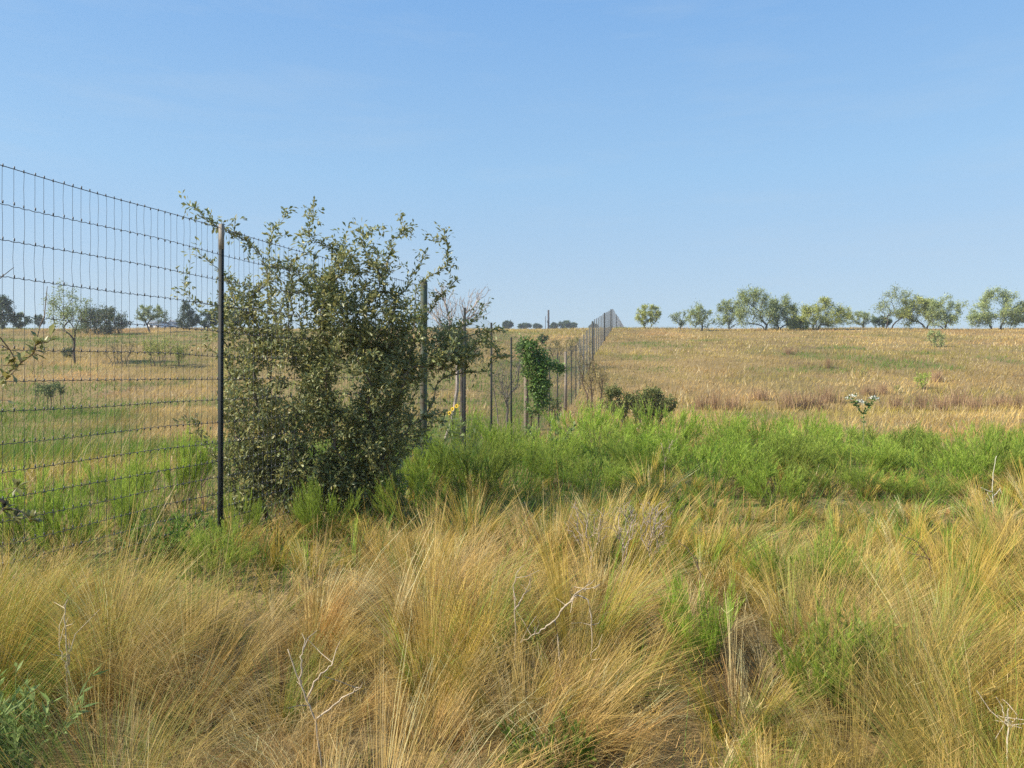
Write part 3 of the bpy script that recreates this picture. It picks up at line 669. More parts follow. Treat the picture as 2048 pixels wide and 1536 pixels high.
BUSHES = [
    # px, top, half width, distance, label
    (1005, 838, 62, 12.5, "small feathery bush between the sunflower plant and the vine-covered post"),
    (930, 812, 40, 13.5, "little green bush behind the yellow sunflower at the fence"),
    (945, 862, 112, 8.6, "feathery green bush shaded by the big shrub, right beside it"),
    (860, 898, 66, 8.2, "green bush tucked against the right foot of the big shrub"),
    (1175, 812, 92, 14.5, "rounded feathery bush just below the dark juniper's left end"),
    (1325, 815, 84, 13.5, "feathery bush directly in front of the dark juniper"),
    (1090, 858, 84, 11.0, "rounded feathery bush in front of the vine-covered post, middle of the band"), (1215, 848, 104, 11.2, "broad feathery bush in the middle row below the juniper"), (1445, 824, 58, 15.0, "back-row feathery bush first to the right of the juniper"), (1530, 832, 60, 15.0, "back-row feathery bush second to the right of the juniper"),
    (1375, 862, 96, 10.8, "feathery bush right behind the dry seed-headed weed stalk"), (1610, 832, 62, 15.2, "back-row feathery bush third to the right of the juniper"), (1500, 850, 96, 12.0, "middle-row feathery bush above the wide shaded bush's right half"), (1630, 858, 104, 11.6, "middle-row feathery bush left of the white flower's stem"), (1690, 850, 60, 14.5, "back-row feathery bush just left of the white flower's stem"),
    (1765, 852, 96, 12.6, "feathery bush just right of the white flower's stem"), (1560, 872, 100, 9.8, "feathery bush directly behind the small bright green bush"), (1830, 862, 50, 14.5, "back-row feathery bush second right of the white flower"), (1120, 890, 84, 9.6, "front-row feathery bush right of the big shaded one"), (1720, 880, 96, 10.2, "front-row feathery bush under the white flower plant"), (1290, 874, 92, 10.0, "feathery bush left of the dry seed-headed weed stalk"), (1880, 862, 80, 12.2, "middle-row feathery bush left of the lone narrow bush"),
    (1425, 888, 136, 8.7, "wide green bush with dark shaded skirt behind the golden grass"),
    (1548, 930, 72, 7.9, "small bright green bush nearest the grass, right of the wide shaded bush"),
    (1840, 950, 90, 8.4, "pale low feathery bush left of the pale bare stalk"),
    (1965, 858, 110, 9.4, "tall feathery bush at the right behind the pale bare stalk"),
    (1976, 842, 30, 16.0, "lone narrow green bush on the band's far right rim"),
    (2062, 850, 44, 12.0, "feathery bush cut by the right picture edge"),
    (1805, 884, 92, 10.4, "feathery bush right of the white flower, middle of the band"),
    (1905, 905, 84, 9.2, "feathery bush left of the tall one behind the pale stalk"),
    (2030, 905, 90, 9.8, "front feathery bush at the band's right edge"),
    (1660, 925, 84, 8.7, "front feathery bush right of the small bright green bush"),
    (1755, 940, 70, 8.5, "low front feathery bush below the white flower plant"),
    (1200, 915, 90, 9.0, "front feathery bush above the grey dead brush"),
    (655, 965, 72, 6.35, "low bright green bush at the foot of the big shrub"),
    (815, 950, 80, 6.9, "green bush right of the big shrub's base, left of the shaded bush"),
    (478, 985, 46, 6.15, "dull green bush just right of the dark T-post's foot"),
    (445, 1046, 92, 5.0, "light green bush in front of the dark T-post's foot"),
    (60, 930, 105, 5.6, "yellow green bush behind the fence at the left edge"),
    (230, 905, 78, 7.0, "green bush behind the fence wires left of the dark T-post"),
    (362, 862, 66, 8.0, "green bush behind the fence just left of the dark T-post"),
    (150, 985, 90, 5.5, "low green bush behind the lower fence wires"),
    (270, 960, 60, 6.0, "sparse green bush behind the lowest fence wires"),
    (1655, 1216, 135, 3.1, "low green bush in the right foreground grass"),
    (1600, 1070, 120, 4.5, "green tuft bush in the dry grass at right of centre"),
    (1420, 1160, 100, 3.55, "thin green bush in the grass below the grey dead brush"),
]
for k, (px, top, hw, d, lab) in enumerate(BUSHES): feather_bush(px, top, hw, d, lab, k)
# ------------------------------------------------------------------ trees of the crest and the far field
MQ = [lin(160, 170, 108), lin(146, 158, 98), lin(176, 182, 120), lin(132, 146, 92)]            # grey green mesquite
MQY = [lin(176, 180, 96), lin(164, 170, 90), lin(186, 188, 108), lin(146, 156, 82)]          # yellower green
DK = [lin(90, 106, 66), lin(78, 96, 58), lin(106, 118, 74), lin(70, 86, 58)]                   # dark evergreen
OLV = [lin(140, 134, 90), lin(124, 120, 80), lin(150, 140, 96), lin(112, 114, 74)]            # brownish olive scrub
def tree(name, label, cat, px, basey, d, blobs, cols, seed, group=None, n=70, leaf=(.24, .055), per=26, bark=(92, 82, 72), trunks=2, lean=0.0, spread=.12, rt=.011, sparse=1.0, trunk_px=None, mat=None, power=.5, base_z=None):
    """blobs in photo pixels: (px, py, rx, ry, weight[, depth offset]) at the tree's distance; base on the ground"""
    rng = np.random.default_rng(seed); x = (px - CX) / F * d; base = np.array([x, d, float(gz(x, d))]); s = d / F
    root = empty(name, base); tag(root, label, cat, group)
    bl = []
    for b in blobs:
        q = P(b[0], b[1], d + (b[5] if len(b) > 5 else 0)) - base
        bl.append((q, np.array([b[2] * s, max(b[2], b[3]) * s * .85, b[3] * s]), b[4]))
    T = blob_targets(rng, bl, n); T[:, 2] = np.maximum(T[:, 2], .1)
    if cat != 'tree':
        trunks = max(trunks * 2, 10); sel = T[rng.choice(len(T), trunks)]
        bs = [np.array([q[0] * .75, q[1] * .75, float(gz(base[0] + q[0] * .75, base[1] + q[1] * .75)) - base[2] - .05]) for q in sel]
    else: bs = [np.array([rng.normal(0, spread), rng.normal(0, spread), -.1]) for _ in range(trunks)]
    size = float(np.ptp(T[:, 2]) + .1)
    sk = skeleton(rng, bs, T, step=max(.05, size * .07), jitter=size * .012, path_w=(.30 if cat == 'tree' else .8))
    mb = MB(); wood(mb, sk, rt, power, lin(*bark), rng); mb.build("trunk", M_BARK, root)
    A, par, paths, cnt = sk; mb = MB(); L, W = leaf
    for pth in paths:
        r = twig_leaves(rng, A, pth[-6:], 1.0, 0, .95, .2)
        tip = A[pth[-1]]; m = int(per * sparse * rng.uniform(.5, 1.5))
        k = rng.integers(max(0, len(pth) - 5), len(pth), m)
        pos = A[np.array(pth)[k]] + rng.normal(0, size * .045, (m, 3))
        dd = norm(rng.normal(0, 1, (m, 3)) + np.array([0, 0, .15]))
        add_leaves(mb, rng, pos, dd, L, W, cols, .15, .5)
    o = mb.build("crown", mat or M_TREELEAF, root); o["kind"] = "stuff"
    return root
GR = "mesquite trees along the crest at right"
def hill_tree(px, base, top, hw, label, seed, cols=MQ, d=None, trunk=None, n=80, per=30, flat=.55, extra=(), sparse=1.0, cat="tree"):
    d = d or min(97.0, D_of(px, base)); h = base - top; c = px if trunk is None else trunk
    cy = top + h * .45
    bl = [(px, top + h * .42, hw * .82, h * .40, 5), (px - hw * .55, cy + h * .12, hw * .5, h * .34, 3), (px + hw * .55, cy + h * .10, hw * .5, h * .34, 3), (px, top + h * .2, hw * .55, h * .2, 2)] + list(extra)
    rb = np.random.default_rng(seed + 900)
    for _ in range(6):                            # uneven outline: small side tufts
        a = rb.uniform(-.2, math.pi + .2); bl.append((px + hw * .95 * math.cos(a), top + h * .5 - h * .48 * math.sin(a), hw * rb.uniform(.12, .28), h * rb.uniform(.08, .15), rb.uniform(.3, .8)))
    return tree("mesquite_tree" if cat == "tree" else "shrub", label, cat, c, base, d, bl, cols, seed, GR, int(n * 1.35), (.30, .065), int(per * 1.5), sparse=sparse, rt=.011, trunks=3, spread=.3)
hill_tree(1296, 656, 611, 25, "round bushy mesquite nearest the top of the fence", 101, MQY, n=60)
hill_tree(1358, 658, 621, 16, "small thin mesquite, second tree right of the fence", 102, n=34, per=16, sparse=.7)
hill_tree(1398, 662, 607, 25, "leaning dark-trunked mesquite, third tree right of the fence", 103, trunk=1412, n=60, per=22, extra=[(1440, 642, 22, 14, 2)])
hill_tree(1460, 656, 600, 27, "mesquite with bare lower stems left of the tallest left-hand tree", 104, MQ, n=70, per=26)
hill_tree(1512, 662, 578, 42, "tall spreading mesquite with forked dark trunk, left of centre of row", 105, MQ, trunk=1530, n=120, per=26, extra=[(1500, 592, 20, 16, 2), (1475, 618, 18, 14, 1.5)])
hill_tree(1562, 661, 592, 28, "rounded mesquite touching the tall spreading one's right side", 106, MQ, trunk=1553, n=90, per=30)
hill_tree(1596, 660, 630, 24, "low yellow-green shrub at the foot of the broad drooping mesquite", 107, MQY, n=44, per=34, cat="shrub")
hill_tree(1638, 660, 601, 52, "broad drooping mesquite in the middle of the crest row", 108, MQY, trunk=1626, n=130, per=34, extra=[(1690, 625, 20, 12, 2), (1672, 645, 30, 10, 3)])
hill_tree(1722, 655, 622, 32, "small pale hazy mesquite between the broad and the tall thin tree", 109, MQ, d=112, n=60, per=26)
hill_tree(1762, 655, 631, 18, "dark grey low shrub beneath the tall thin mesquite", 110, DK, d=110, n=40, per=40, cat="shrub")
hill_tree(1790, 655, 570, 36, "tallest open mesquite with thin bare upper limbs", 111, MQ, trunk=1786, n=80, per=15, extra=[(1808, 583, 18, 14, 1.2), (1765, 612, 20, 16, 1.5)])
hill_tree(1833, 658, 596, 42, "wide green mesquite just right of the tallest open one", 112, MQY, trunk=1852, n=120, per=32)
hill_tree(1890, 660, 591, 30, "grey-green mesquite left of the gap beside the big round tree", 113, MQ, n=90, per=28, extra=[(1922, 606, 16, 7, 1.0)])
hill_tree(1993, 656, 583, 56, "big round full-crowned mesquite at the right end of the row", 114, MQ, n=150, per=34, extra=[(1955, 640, 22, 14, 1.6), (2030, 640, 24, 14, 1.6)])
hill_tree(2058, 656, 602, 30, "partly hidden mesquite cut by the right picture edge", 115, MQY, n=70, per=30)

# field shrubs at right
tree("shrub", "grey-green bushy mesquite seedling alone in the upper right field", "shrub", 1874, 694, D_of(1874, 694), [(1874, 676, 22, 15, 3), (1868, 666, 12, 8, 1)], MQ, 121, None, 60, (.16, .04), 26, trunks=4, rt=.006)
tree("shrub", "sparse thin green weed shrub in the middle right field", "shrub", 1722, 754, D_of(1722, 754), [(1722, 740, 20, 11, 3)], MQY, 122, None, 26, (.09, .022), 8, trunks=3, rt=.004)
tree("shrub", "small fresh green shrub beside the reddish dry clump at right", "shrub", 1842, 778, D_of(1842, 778), [(1842, 760, 16, 14, 3), (1850, 750, 10, 8, 1)], FG, 123, None, 40, (.09, .025), 16, trunks=3, rt=.004)
tree("shrub", "little green weed left of the small fresh green shrub", "shrub", 1800, 786, D_of(1800, 786), [(1798, 776, 10, 7, 3)], MQY, 124, None, 16, (.08, .02), 12, trunks=2, rt=.004)

# ---- left field
GL = "trees and scrub beyond the left fence"
tree("broadleaf_tree", "dark green tree at the far left edge on the skyline", "tree", 2, 656, 96, [(2, 625, 24, 26, 4), (8, 604, 12, 12, 2)], DK, 131, GL, 80, (.30, .11), 40, rt=.014)
tree("broadleaf_tree", "small olive green tree right of the far left dark tree", "tree", 42, 656, 98, [(42, 640, 19, 15, 4)], DK[:2] + MQY[:1], 132, GL, 60, (.28, .10), 34, rt=.012)
tree("broadleaf_tree", "tiny hazy tree on the left skyline before the open sapling", "tree", 78, 655, 150, [(78, 640, 9, 10, 3)], DK, 133, GL, 30, (.4, .15), 34, rt=.015)
tree("mesquite_tree", "open thin mesquite sapling with bare forked stem in the left field", "tree", 150, 729, 48, [(125, 605, 34, 32, 4), (110, 630, 22, 34, 3), (148, 640, 24, 30, 3), (125, 575, 22, 12, 1), (165, 610, 14, 16, 1)], MQ, 134, GL, 100, (.17, .045), 26, trunks=2, rt=.007)
tree("thicket_bush", "large dark rounded thicket bush behind the fence at left", "bush", 205, 668, 84, [(205, 642, 50, 26, 6), (180, 630, 24, 18, 2), (235, 640, 28, 22, 2), (205, 622, 30, 12, 1.5)], DK[:3] + OLV[:1], 135, GL, 180, (.26, .075), 36, trunks=6, spread=.9, rt=.012)
tree("mesquite_tree", "small umbrella mesquite between the dark bush and dark conical tree", "tree", 300, 664, 88, [(302, 622, 30, 13, 4), (285, 632, 16, 10, 1.5), (325, 634, 16, 12, 1.5)], MQ, 136, GL, 80, (.25, .065), 34, trunks=3, rt=.012)
tree("juniper_tree", "dark conical evergreen left of the dark fence post", "tree", 374, 657, 95, [(374, 642, 22, 13, 4), (374, 622, 13, 14, 3), (372, 610, 6, 8, 1)], DK, 137, GL, 90, (.22, .08), 46, trunks=1, rt=.014)
tree("broadleaf_tree", "dark rounded tree right behind the dark fence post", "tree", 412, 657, 96, [(412, 638, 26, 17, 4), (430, 632, 14, 14, 2)], DK, 138, GL, 80, (.28, .10), 40, rt=.014)
tree("broadleaf_tree", "dark tree on the skyline behind the big shrub's left side", "tree", 468, 657, 96, [(468, 636, 28, 18, 4)], DK, 139, GL, 80, (.28, .10), 40, rt=.014)
tree("shrub", "fresh green low shrub under the umbrella mesquite", "shrub", 320, 729, 47, [(330, 692, 42, 20, 5), (300, 690, 22, 18, 2), (365, 700, 20, 14, 2)], MQY, 140, GL, 110, (.15, .04), 20, trunks=4, spread=.25, rt=.006)
tree("shrub", "brownish bare-stemmed shrub between the sapling and the green shrub", "shrub", 240, 726, 47, [(245, 690, 30, 22, 4), (215, 700, 16, 16, 1)], OLV, 141, GL, 70, (.12, .03), 7, trunks=4, spread=.2, rt=.006)
tree("shrub", "dark low weed patch left of the open sapling's foot", "shrub", 138, 716, 52, [(136, 704, 12, 11, 3)], DK, 142, GL, 30, (.14, .04), 24, trunks=3, rt=.005)
tree("shrub", "dull green mounded shrub in the left field's lower grass", "shrub", 95, 790, 29, [(100, 776, 34, 14, 3)], DK[:2] + MQ[:1], 143, GL, 60, (.09, .028), 26, trunks=5, spread=.25, rt=.004)
for k, (px, py, d, hw, h, lab) in enumerate([(1015, 655, 250, 10, 12, "distant grey tree clump on the skyline left of the power pole"), (1048, 655, 270, 14, 7, "distant low trees just left of the power pole"), (1075, 656, 290, 9, 6, "distant low tree touching the power pole's left side"),
        (1108, 656, 270, 7, 8, "distant tiny tree just right of the power pole"), (1131, 656, 270, 13, 13, "distant rounded tree farther right of the power pole"), (1146, 655, 280, 8, 8, "distant small tree at the right end of the far clump"), (1187, 655, 280, 8, 5, "distant low tree just left of the hilltop fence")]):
    tree("distant_tree", lab, "tree", px, py, d, [(px, py - h * .45, hw, h * .55, 4), (px + hw * .3, py - h * .7, hw * .5, h * .3, 1)], DK, 150 + k, "far trees on the skyline", 36, (.9, .35), 34, rt=.03)

# ---- scrub along the fence in the dip
def bare_shrub():
    tree("bare_shrub", "grey leafless twiggy shrub behind the green pipe post", "shrub", 905, 760, 20, [(905, 625, 55, 40, 5), (945, 610, 40, 35, 4), (870, 610, 32, 36, 2), (965, 580, 18, 12, .8), (890, 575, 30, 14, 1)], OLV, 161, None, 340, (.05, .014), 1, bark=(190, 176, 166), trunks=3, rt=.0055, power=.38)
bare_shrub()
tree("shrub", "dark green shrub under the grey leafless twigs behind the fence", "shrub", 905, 780, 19, [(900, 668, 42, 34, 5), (930, 690, 30, 30, 3)], [lin(96, 108, 74), lin(84, 98, 68)], 162, None, 90, (.075, .022), 26, trunks=3, rt=.005)
tree("shrub", "grey sparse shrub behind the fence left of the vine", "shrub", 1015, 815, 23, [(1015, 770, 30, 40, 5), (1000, 740, 22, 26, 2), (1035, 720, 18, 22, 1)], [lin(126, 126, 104), lin(112, 114, 92)], 163, None, 90, (.075, .018), 11, trunks=3, rt=.005, bark=(120, 110, 100))
tree("shrub", "olive scrub bush behind the hill fence above the vine", "shrub", 1135, 715, 46, [(1130, 690, 44, 18, 5), (1165, 688, 28, 16, 2), (1100, 690, 20, 14, 1)], OLV, 164, None, 100, (.14, .035), 12, trunks=5, spread=.5, rt=.006)
tree("shrub", "tiny dark bush on the field behind the vine's top", "shrub", 1088, 690, 60, [(1086, 676, 11, 9, 3)], DK, 165, None, 30, (.16, .05), 26, trunks=3, rt=.006)
tree("shrub", "brownish thorny shrub leaning on the right side of the fence", "shrub", 1185, 800, 31.5, [(1182, 745, 30, 36, 5), (1172, 720, 20, 20, 2), (1205, 770, 16, 24, 1)], [lin(128, 112, 78), lin(112, 102, 70), lin(120, 116, 74)], 166, None, 120, (.085, .022), 16, trunks=4, spread=.2, rt=.005, bark=(110, 90, 76))
tree("juniper_bush", "dark green spreading juniper bush at the edge of the green band", "bush", 1278, 826, 24, [(1240, 800, 36, 24, 4), (1285, 802, 44, 22, 5), (1330, 806, 28, 20, 3), (1222, 780, 18, 12, 1), (1308, 786, 22, 12, 1.5), (1270, 815, 70, 14, 4)], [lin(116, 124, 68), lin(102, 112, 62), lin(134, 136, 78)], 167, None, 300, (.095, .029), 26, trunks=6, spread=.4, rt=.006)
tree("shrub", "leafy weed shrub at the wooden post below the vine", "shrub", 1085, 830, 20.5, [(1085, 795, 26, 26, 4), (1110, 810, 14, 18, 1)], [lin(120, 132, 72), lin(104, 118, 64)], 168, None, 50, (.06, .02), 14, trunks=4, rt=.004)

def make_vine():
    rng = np.random.default_rng(171); d = 18.6; base = G(1055, d); root = empty("climbing_vine", base)
    tag(root, "bright green leafy vine wrapped thick round the wooden fence post", "vine")
    s = d / F
    bl = [(P(x, y, d + o) - base, np.array([rx * s, rx * s * .8, ry * s]), w) for x, y, rx, ry, w, o in ((1060, 700, 26, 28, 4, 0), (1072, 735, 24, 34, 5, 0), (1078, 770, 20, 28, 4, 0), (1045, 690, 14, 16, 1, 0), (1088, 720, 18, 26, 2, .2), (1112, 730, 20, 12, 1.2, .4), (1125, 740, 12, 10, .6, .6), (1080, 800, 18, 22, 2.2, 0), (1066, 815, 16, 16, 1, -.1))]
    T = blob_targets(rng, bl, 200); sk = skeleton(rng, [np.array([0, -.1, -.05]), np.array([.1, -.1, -.05])], T, .08, .015, .2)
    mb = MB(); wood(mb, sk, .003, .38, lin(110, 96, 70), rng); mb.build("stem", M_BARK, root)
    A, par, paths, cnt = sk; mb = MB(); cols = [lin(110, 142, 64), lin(96, 130, 56), lin(132, 158, 78), lin(84, 114, 52)]
    for pth in paths:
        m = 30; k = rng.integers(max(0, len(pth) - 5), len(pth), m); pos = A[np.array(pth)[k]] + rng.normal(0, .055, (m, 3))
        add_leaves(mb, rng, pos, norm(rng.normal(0, 1, (m, 3)) + np.array([0, -.2, -.3])), .058, .046, cols, .12, .45)
    o = mb.build("leaves", M_VINE, root); o["kind"] = "stuff"
make_vine()

# ------------------------------------------------------------------ flowers, stalks, dead brush
def stalk_path(a, b, rng, K=6, bow=.06):
    a, b = np.array(a), np.array(b); t = np.linspace(0, 1, K)[:, None]; L = np.linalg.norm(b - a)
    off = rng.normal(0, 1, 3) * L * bow
    return a + (b - a) * t + off * np.sin(np.pi * t) + rng.normal(0, L * .004, (K, 3))
def make_sunflower():
    rng = np.random.default_rng(181); d = 10.6; base = G(905, d); root = empty("sunflower", base)
    tag(root, "wild sunflower plant with small yellow heads right of the pipe post", "flower")
    heads = [(905, 818), (913, 812), (899, 826)]; st, lf = MB(), MB(); cen = P(906, 850, d) - base
    st.tube(stalk_path((0, 0, -.02), cen, rng), np.linspace(.008, .006, 6), 5, lin(120, 130, 70))
    for hx, hy in heads: st.tube(stalk_path(cen, P(hx, hy, d) - base, rng), np.linspace(.005, .003, 6), 4, lin(120, 130, 70))
    for hx, hy in ((888, 850), (922, 845), (880, 870), (930, 868)):
        st.tube(stalk_path(cen - (0, 0, .15), P(hx, hy, d) - base, rng), np.linspace(.005, .003, 6), 4, lin(120, 130, 70))
        q = P(hx, hy, d) - base; m = 8; add_leaves(lf, rng, q + rng.normal(0, .05, (m, 3)), norm(rng.normal(0, 1, (m, 3)) + (0, -.3, 0)), .085, .05, [lin(134, 146, 96), lin(116, 132, 80)], .12, .4)
    m = 30; q = cen * rng.uniform(.4, 1.1, (m, 1)) + rng.normal(0, .07, (m, 3)); add_leaves(lf, rng, q, norm(rng.normal(0, 1, (m, 3)) + (0, -.3, 0)), .085, .05, [lin(134, 146, 96), lin(116, 132, 80)], .12, .4)
    st.build("stem", M_GREENGRASS, root); lf.build("leaves", M_GREENGRASS, root)
    for hx, hy in heads:
        c = P(hx, hy, d) - base; ax = norm(np.array([-.5 + rng.normal(0, .2), -.8, .35])); u = norm(np.cross(ax, (0, 0, 1))); w = np.cross(u, ax)
        mb = MB(); a = np.arange(14) / 14 * TAU; dr = np.cos(a)[:, None] * u + np.sin(a)[:, None] * w
        mb.leaves(np.tile(c, (14, 1)) + dr * .008, dr + ax * .1, np.tile(ax, (14, 1)), .028, .012, np.tile(lin(236, 196, 40), (14, 1)), .1, .5)
        f = mb.build("flower_head", M_FLOWER, root)
        mb = MB(); mb.tube([c - ax * .004, c + ax * .004, c + ax * .009], [.011, .011, .006], 8, lin(90, 62, 30)); mb.build("disc", M_FLOWER, f)
make_sunflower()
def make_white_flower():
    rng = np.random.default_rng(183); d = 12.4; base = G(1722, d); root = empty("white_flowered_plant", base)
    tag(root, "tall forked plant with white flower heads standing above the green band", "flower")
    fork = P(1727, 828, d) - base; tops = [(1697, 797), (1708, 792), (1717, 803), (1745, 795), (1751, 798), (1727, 806)]
    st, lf = MB(), MB(); st.tube(stalk_path((0, 0, -.02), fork, rng, 7, .02), np.linspace(.013, .010, 7), 5, lin(150, 160, 110))
    mid = [P(1712, 812, d) - base, P(1738, 812, d) - base]
    for m_ in mid: st.tube(stalk_path(fork, m_, rng, 5, .03), np.linspace(.009, .006, 5), 4, lin(150, 160, 110))
    lp = []
    for t in tops:
        q = P(*t, d) - base; s_ = mid[0] if t[0] < 1725 else mid[1]; pth = stalk_path(s_, q, rng, 5, .05); st.tube(pth, .003, 4, lin(150, 160, 110)); lp.append(pth)
    lp += [stalk_path(fork * .55, fork, rng, 6, 0), stalk_path(fork, mid[0], rng, 5, 0), stalk_path(fork, mid[1], rng, 5, 0)]
    for pth in lp:
        m = 16; k = rng.integers(0, len(pth), m); pos = pth[k]; add_leaves(lf, rng, pos, norm(rng.normal(0, 1, (m, 3)) * (1, 1, .4) + (0, 0, .6)), .055, .030, [lin(120, 142, 78), lin(104, 128, 66)], .15, .5)
    st.build("stem", M_GREENGRASS, root); lf.build("leaves", M_GREENGRASS, root)
    for t in tops:
        c = P(*t, d) - base; mb = MB(); m = 34; dr = norm(rng.normal(0, 1, (m, 3)) + (0, -.2, .9)); mb.leaves(c + rng.normal(0, .018, (m, 3)) * (1.4, 1.2, .6), dr, norm(rng.normal(0, 1, (m, 3))), .030, .016, np.tile(lin(238, 238, 226), (m, 1)), .1, .5)
        mb.build("flower_head", M_FLOWER, root)
make_white_flower()
def twig_thing(name, label, px, d, segs, cat="dead weed", r=.004, col=(196, 178, 150), group=None, fine=0):
    rng = np.random.default_rng(int(px * 7 + d * 13)); base = G(px, d); root = empty(name, base); tag(root, label, cat, group)
    main = MB()
    for s in segs:
        pts = np.array([P(a, b, d + (c if len(s[0]) > 2 else 0)) for a, b, c in [(q + (0,))[:3] for q in s]]) - base
        if s is segs[0]: pts[0] = (0, 0, -.03)
        t = np.linspace(0, len(pts) - 1, len(pts) * 4); i = np.minimum(t.astype(int), len(pts) - 2); pp = pts[i] + (pts[i + 1] - pts[i]) * (t - i)[:, None] + rng.normal(0, .0025, (len(t), 3))
        main.tube(pp, np.linspace(r, r * .45, len(pp)), 5, lin(*col) * math.exp(rng.normal(0, .1)))
        for _ in range(fine):
            k = int(rng.integers(len(pp) // 3, len(pp))); dv = norm(rng.normal(0, 1, 3) + (0, 0, .8)); L = rng.uniform(.04, .14)
            main.tube([pp[k], pp[k] + dv * L * .5 + rng.normal(0, .006, 3), pp[k] + dv * L], [r * .5, r * .4, r * .25], 3, lin(*col) * math.exp(rng.normal(0, .12)), cap=False)
    main.build("stalk", M_TWIG, root)
twig_thing("dead_weed", "bleached forked dead stalk rising in the lower left foreground grass", 650, 2.5, [[(650, 1520), (632, 1440), (600, 1370), (575, 1300)], [(600, 1370), (604, 1330), (606, 1295)], [(612, 1400), (640, 1350), (668, 1325)], [(632, 1440), (680, 1400), (720, 1372)]], fine=2)
twig_thing("dead_weed", "pale drooping dead stem hanging over the dark hollow in the grass", 1130, 3.3, [[(1130, 1300), (1110, 1240), (1150, 1190), (1190, 1160)], [(1150, 1190), (1178, 1200), (1184, 1250), (1183, 1320)], [(1110, 1240), (1080, 1262), (1040, 1285)], [(1120, 1225), (1160, 1180), (1200, 1170)]], fine=4, r=.0042)
twig_thing("dead_weed", "thin upright dead stalk left of the drooping pale stem", 1030, 3.3, [[(1035, 1290), (1030, 1220), (1028, 1170), (1036, 1140)], [(1030, 1220), (1046, 1190), (1060, 1180)]], fine=4, r=.0035)
twig_thing("dead_weed", "dark thin leaning dead twig in the grass right of centre", 1405, 4.2, [[(1412, 1190), (1400, 1145), (1385, 1110), (1358, 1080)], [(1400, 1145), (1392, 1110)]], fine=2, r=.004, col=(110, 88, 70))
twig_thing("dead_weed", "dark leaning dead twig in the grass at far right", 1870, 4.3, [[(1895, 1165), (1860, 1120), (1835, 1085), (1800, 1070)], [(1860, 1120), (1840, 1112), (1815, 1105)]], fine=2, r=.004, col=(112, 84, 68))
twig_thing("dead_weed", "white fluffy-topped dead weed at the right edge of foreground", 2020, 2.4, [[(2020, 1520), (2016, 1460), (2018, 1415)], [(2016, 1460), (2035, 1430)], [(2017, 1450), (2005, 1425)]], fine=3, r=.0035, col=(206, 192, 172))
twig_thing("bare_stalk", "pale upright bare stalk with few buds near the right edge", 1988, 7.6, [[(1990, 1065), (1988, 1020), (1984, 980), (1988, 935), (1992, 912)], [(1988, 1010), (1975, 985)], [(1986, 995), (2002, 975)], [(1985, 985), (1960, 975)]], "stalk", r=.006, col=(206, 200, 176), fine=1)
twig_thing("dead_weed", "dry seed-headed weed stalk above the green band's centre", 1330, 9.2, [[(1335, 960), (1330, 920), (1322, 885)], [(1330, 920), (1345, 880)], [(1332, 930), (1305, 905)], [(1331, 925), (1340, 900)]], fine=5, r=.005, col=(190, 168, 146))
twig_thing("dead_weed", "single bleached stalk left of the shrub post, lower left grass", 135, 2.9, [[(140, 1400), (135, 1310), (128, 1240), (132, 1200)], [(135, 1330), (150, 1270)], [(138, 1350), (118, 1290)]], fine=3, r=.0035, col=(214, 196, 160))
twig_thing("dead_weed", "thin reddish dead stem standing just left of the T-post", 410, 5.7, [[(405, 1070), (408, 1010), (402, 960), (412, 925)], [(408, 1010), (396, 985)], [(404, 975), (418, 950)]], fine=3, r=.004, col=(130, 92, 78))
def make_dead_brush():
    rng = np.random.default_rng(191); d = 5.2; base = G(1245, d); root = empty("dead_brush", base)
    tag(root, "tangle of grey leafless dead brush between golden grass and green bushes", "dead brush")
    s = d / F; bl = [(P(x, y, d + o) - base, np.array([rx * s, rx * s * .7, ry * s]), w) for x, y, rx, ry, w, o in ((1250, 1040, 90, 38, 5, 0), (1290, 1015, 60, 28, 3, 0), (1170, 1050, 50, 40, 2, 0), (1310, 1060, 50, 34, 2, -.1), (1150, 1010, 10, 20, .5, 0))]
    T = blob_targets(rng, bl, 300); T[:, 2] = np.maximum(T[:, 2], .05)
    sk = skeleton(rng, [np.array([x, 0, -.03]) for x in (-.45, -.35, -.22, -.1, 0, .1, .2, .3, .4)], T, .05, .025, .7)
    mb = MB(); wood(mb, sk, .0017, .30, lin(178, 160, 146), rng, rmax=.0045); mb.build("branches", M_TWIG, root)
make_dead_brush()
# leafy green forb by the fence foot
def forb(px, top, hw, d, label, seed, cols, n=60, leaf=(.05, .012)):
    rng = np.random.default_rng(seed); base = G(px, d); root = empty("green_forb", base); tag(root, label, "weed"); s = d / F; h = EYE + (HY - top) * s - base[2]
    a = rng.uniform(0, TAU, n); C = blade_curves(np.stack([.1 * np.cos(a), .1 * np.sin(a), np.full(n, -.02)], -1) * np.array([hw * s * 4, hw * s * 2, 1]), a, rng.uniform(.05, .5, n), rng.normal(.1, .2, n), h * rng.uniform(.6, 1.05, n), 6)
    st, lf = MB(), MB()
    for c in C:
        st.tube(c, np.linspace(.003, .0012, 6), 3, cols[0], cap=False); m = 26; f = rng.uniform(.15, 1, m) * 5; i = np.minimum(f.astype(int), 4); pos = c[i] + (c[i + 1] - c[i]) * (f - i)[:, None]
        add_leaves(lf, rng, pos, norm(norm(c[i + 1] - c[i]) + norm(rng.normal(0, 1, (m, 3))) * .8), leaf[0], leaf[1], cols, .15, .45)
    st.build("stems", M_GREENGRASS, root); o = lf.build("leaves", M_GREENGRASS, root); o["kind"] = "stuff"
FB = [lin(116, 144, 62), lin(100, 130, 54), lin(134, 156, 76)]
forb(325, 1022, 74, 5.3, "leafy green weed growing against the fence bottom left of the T-post", 201, FB, 70)
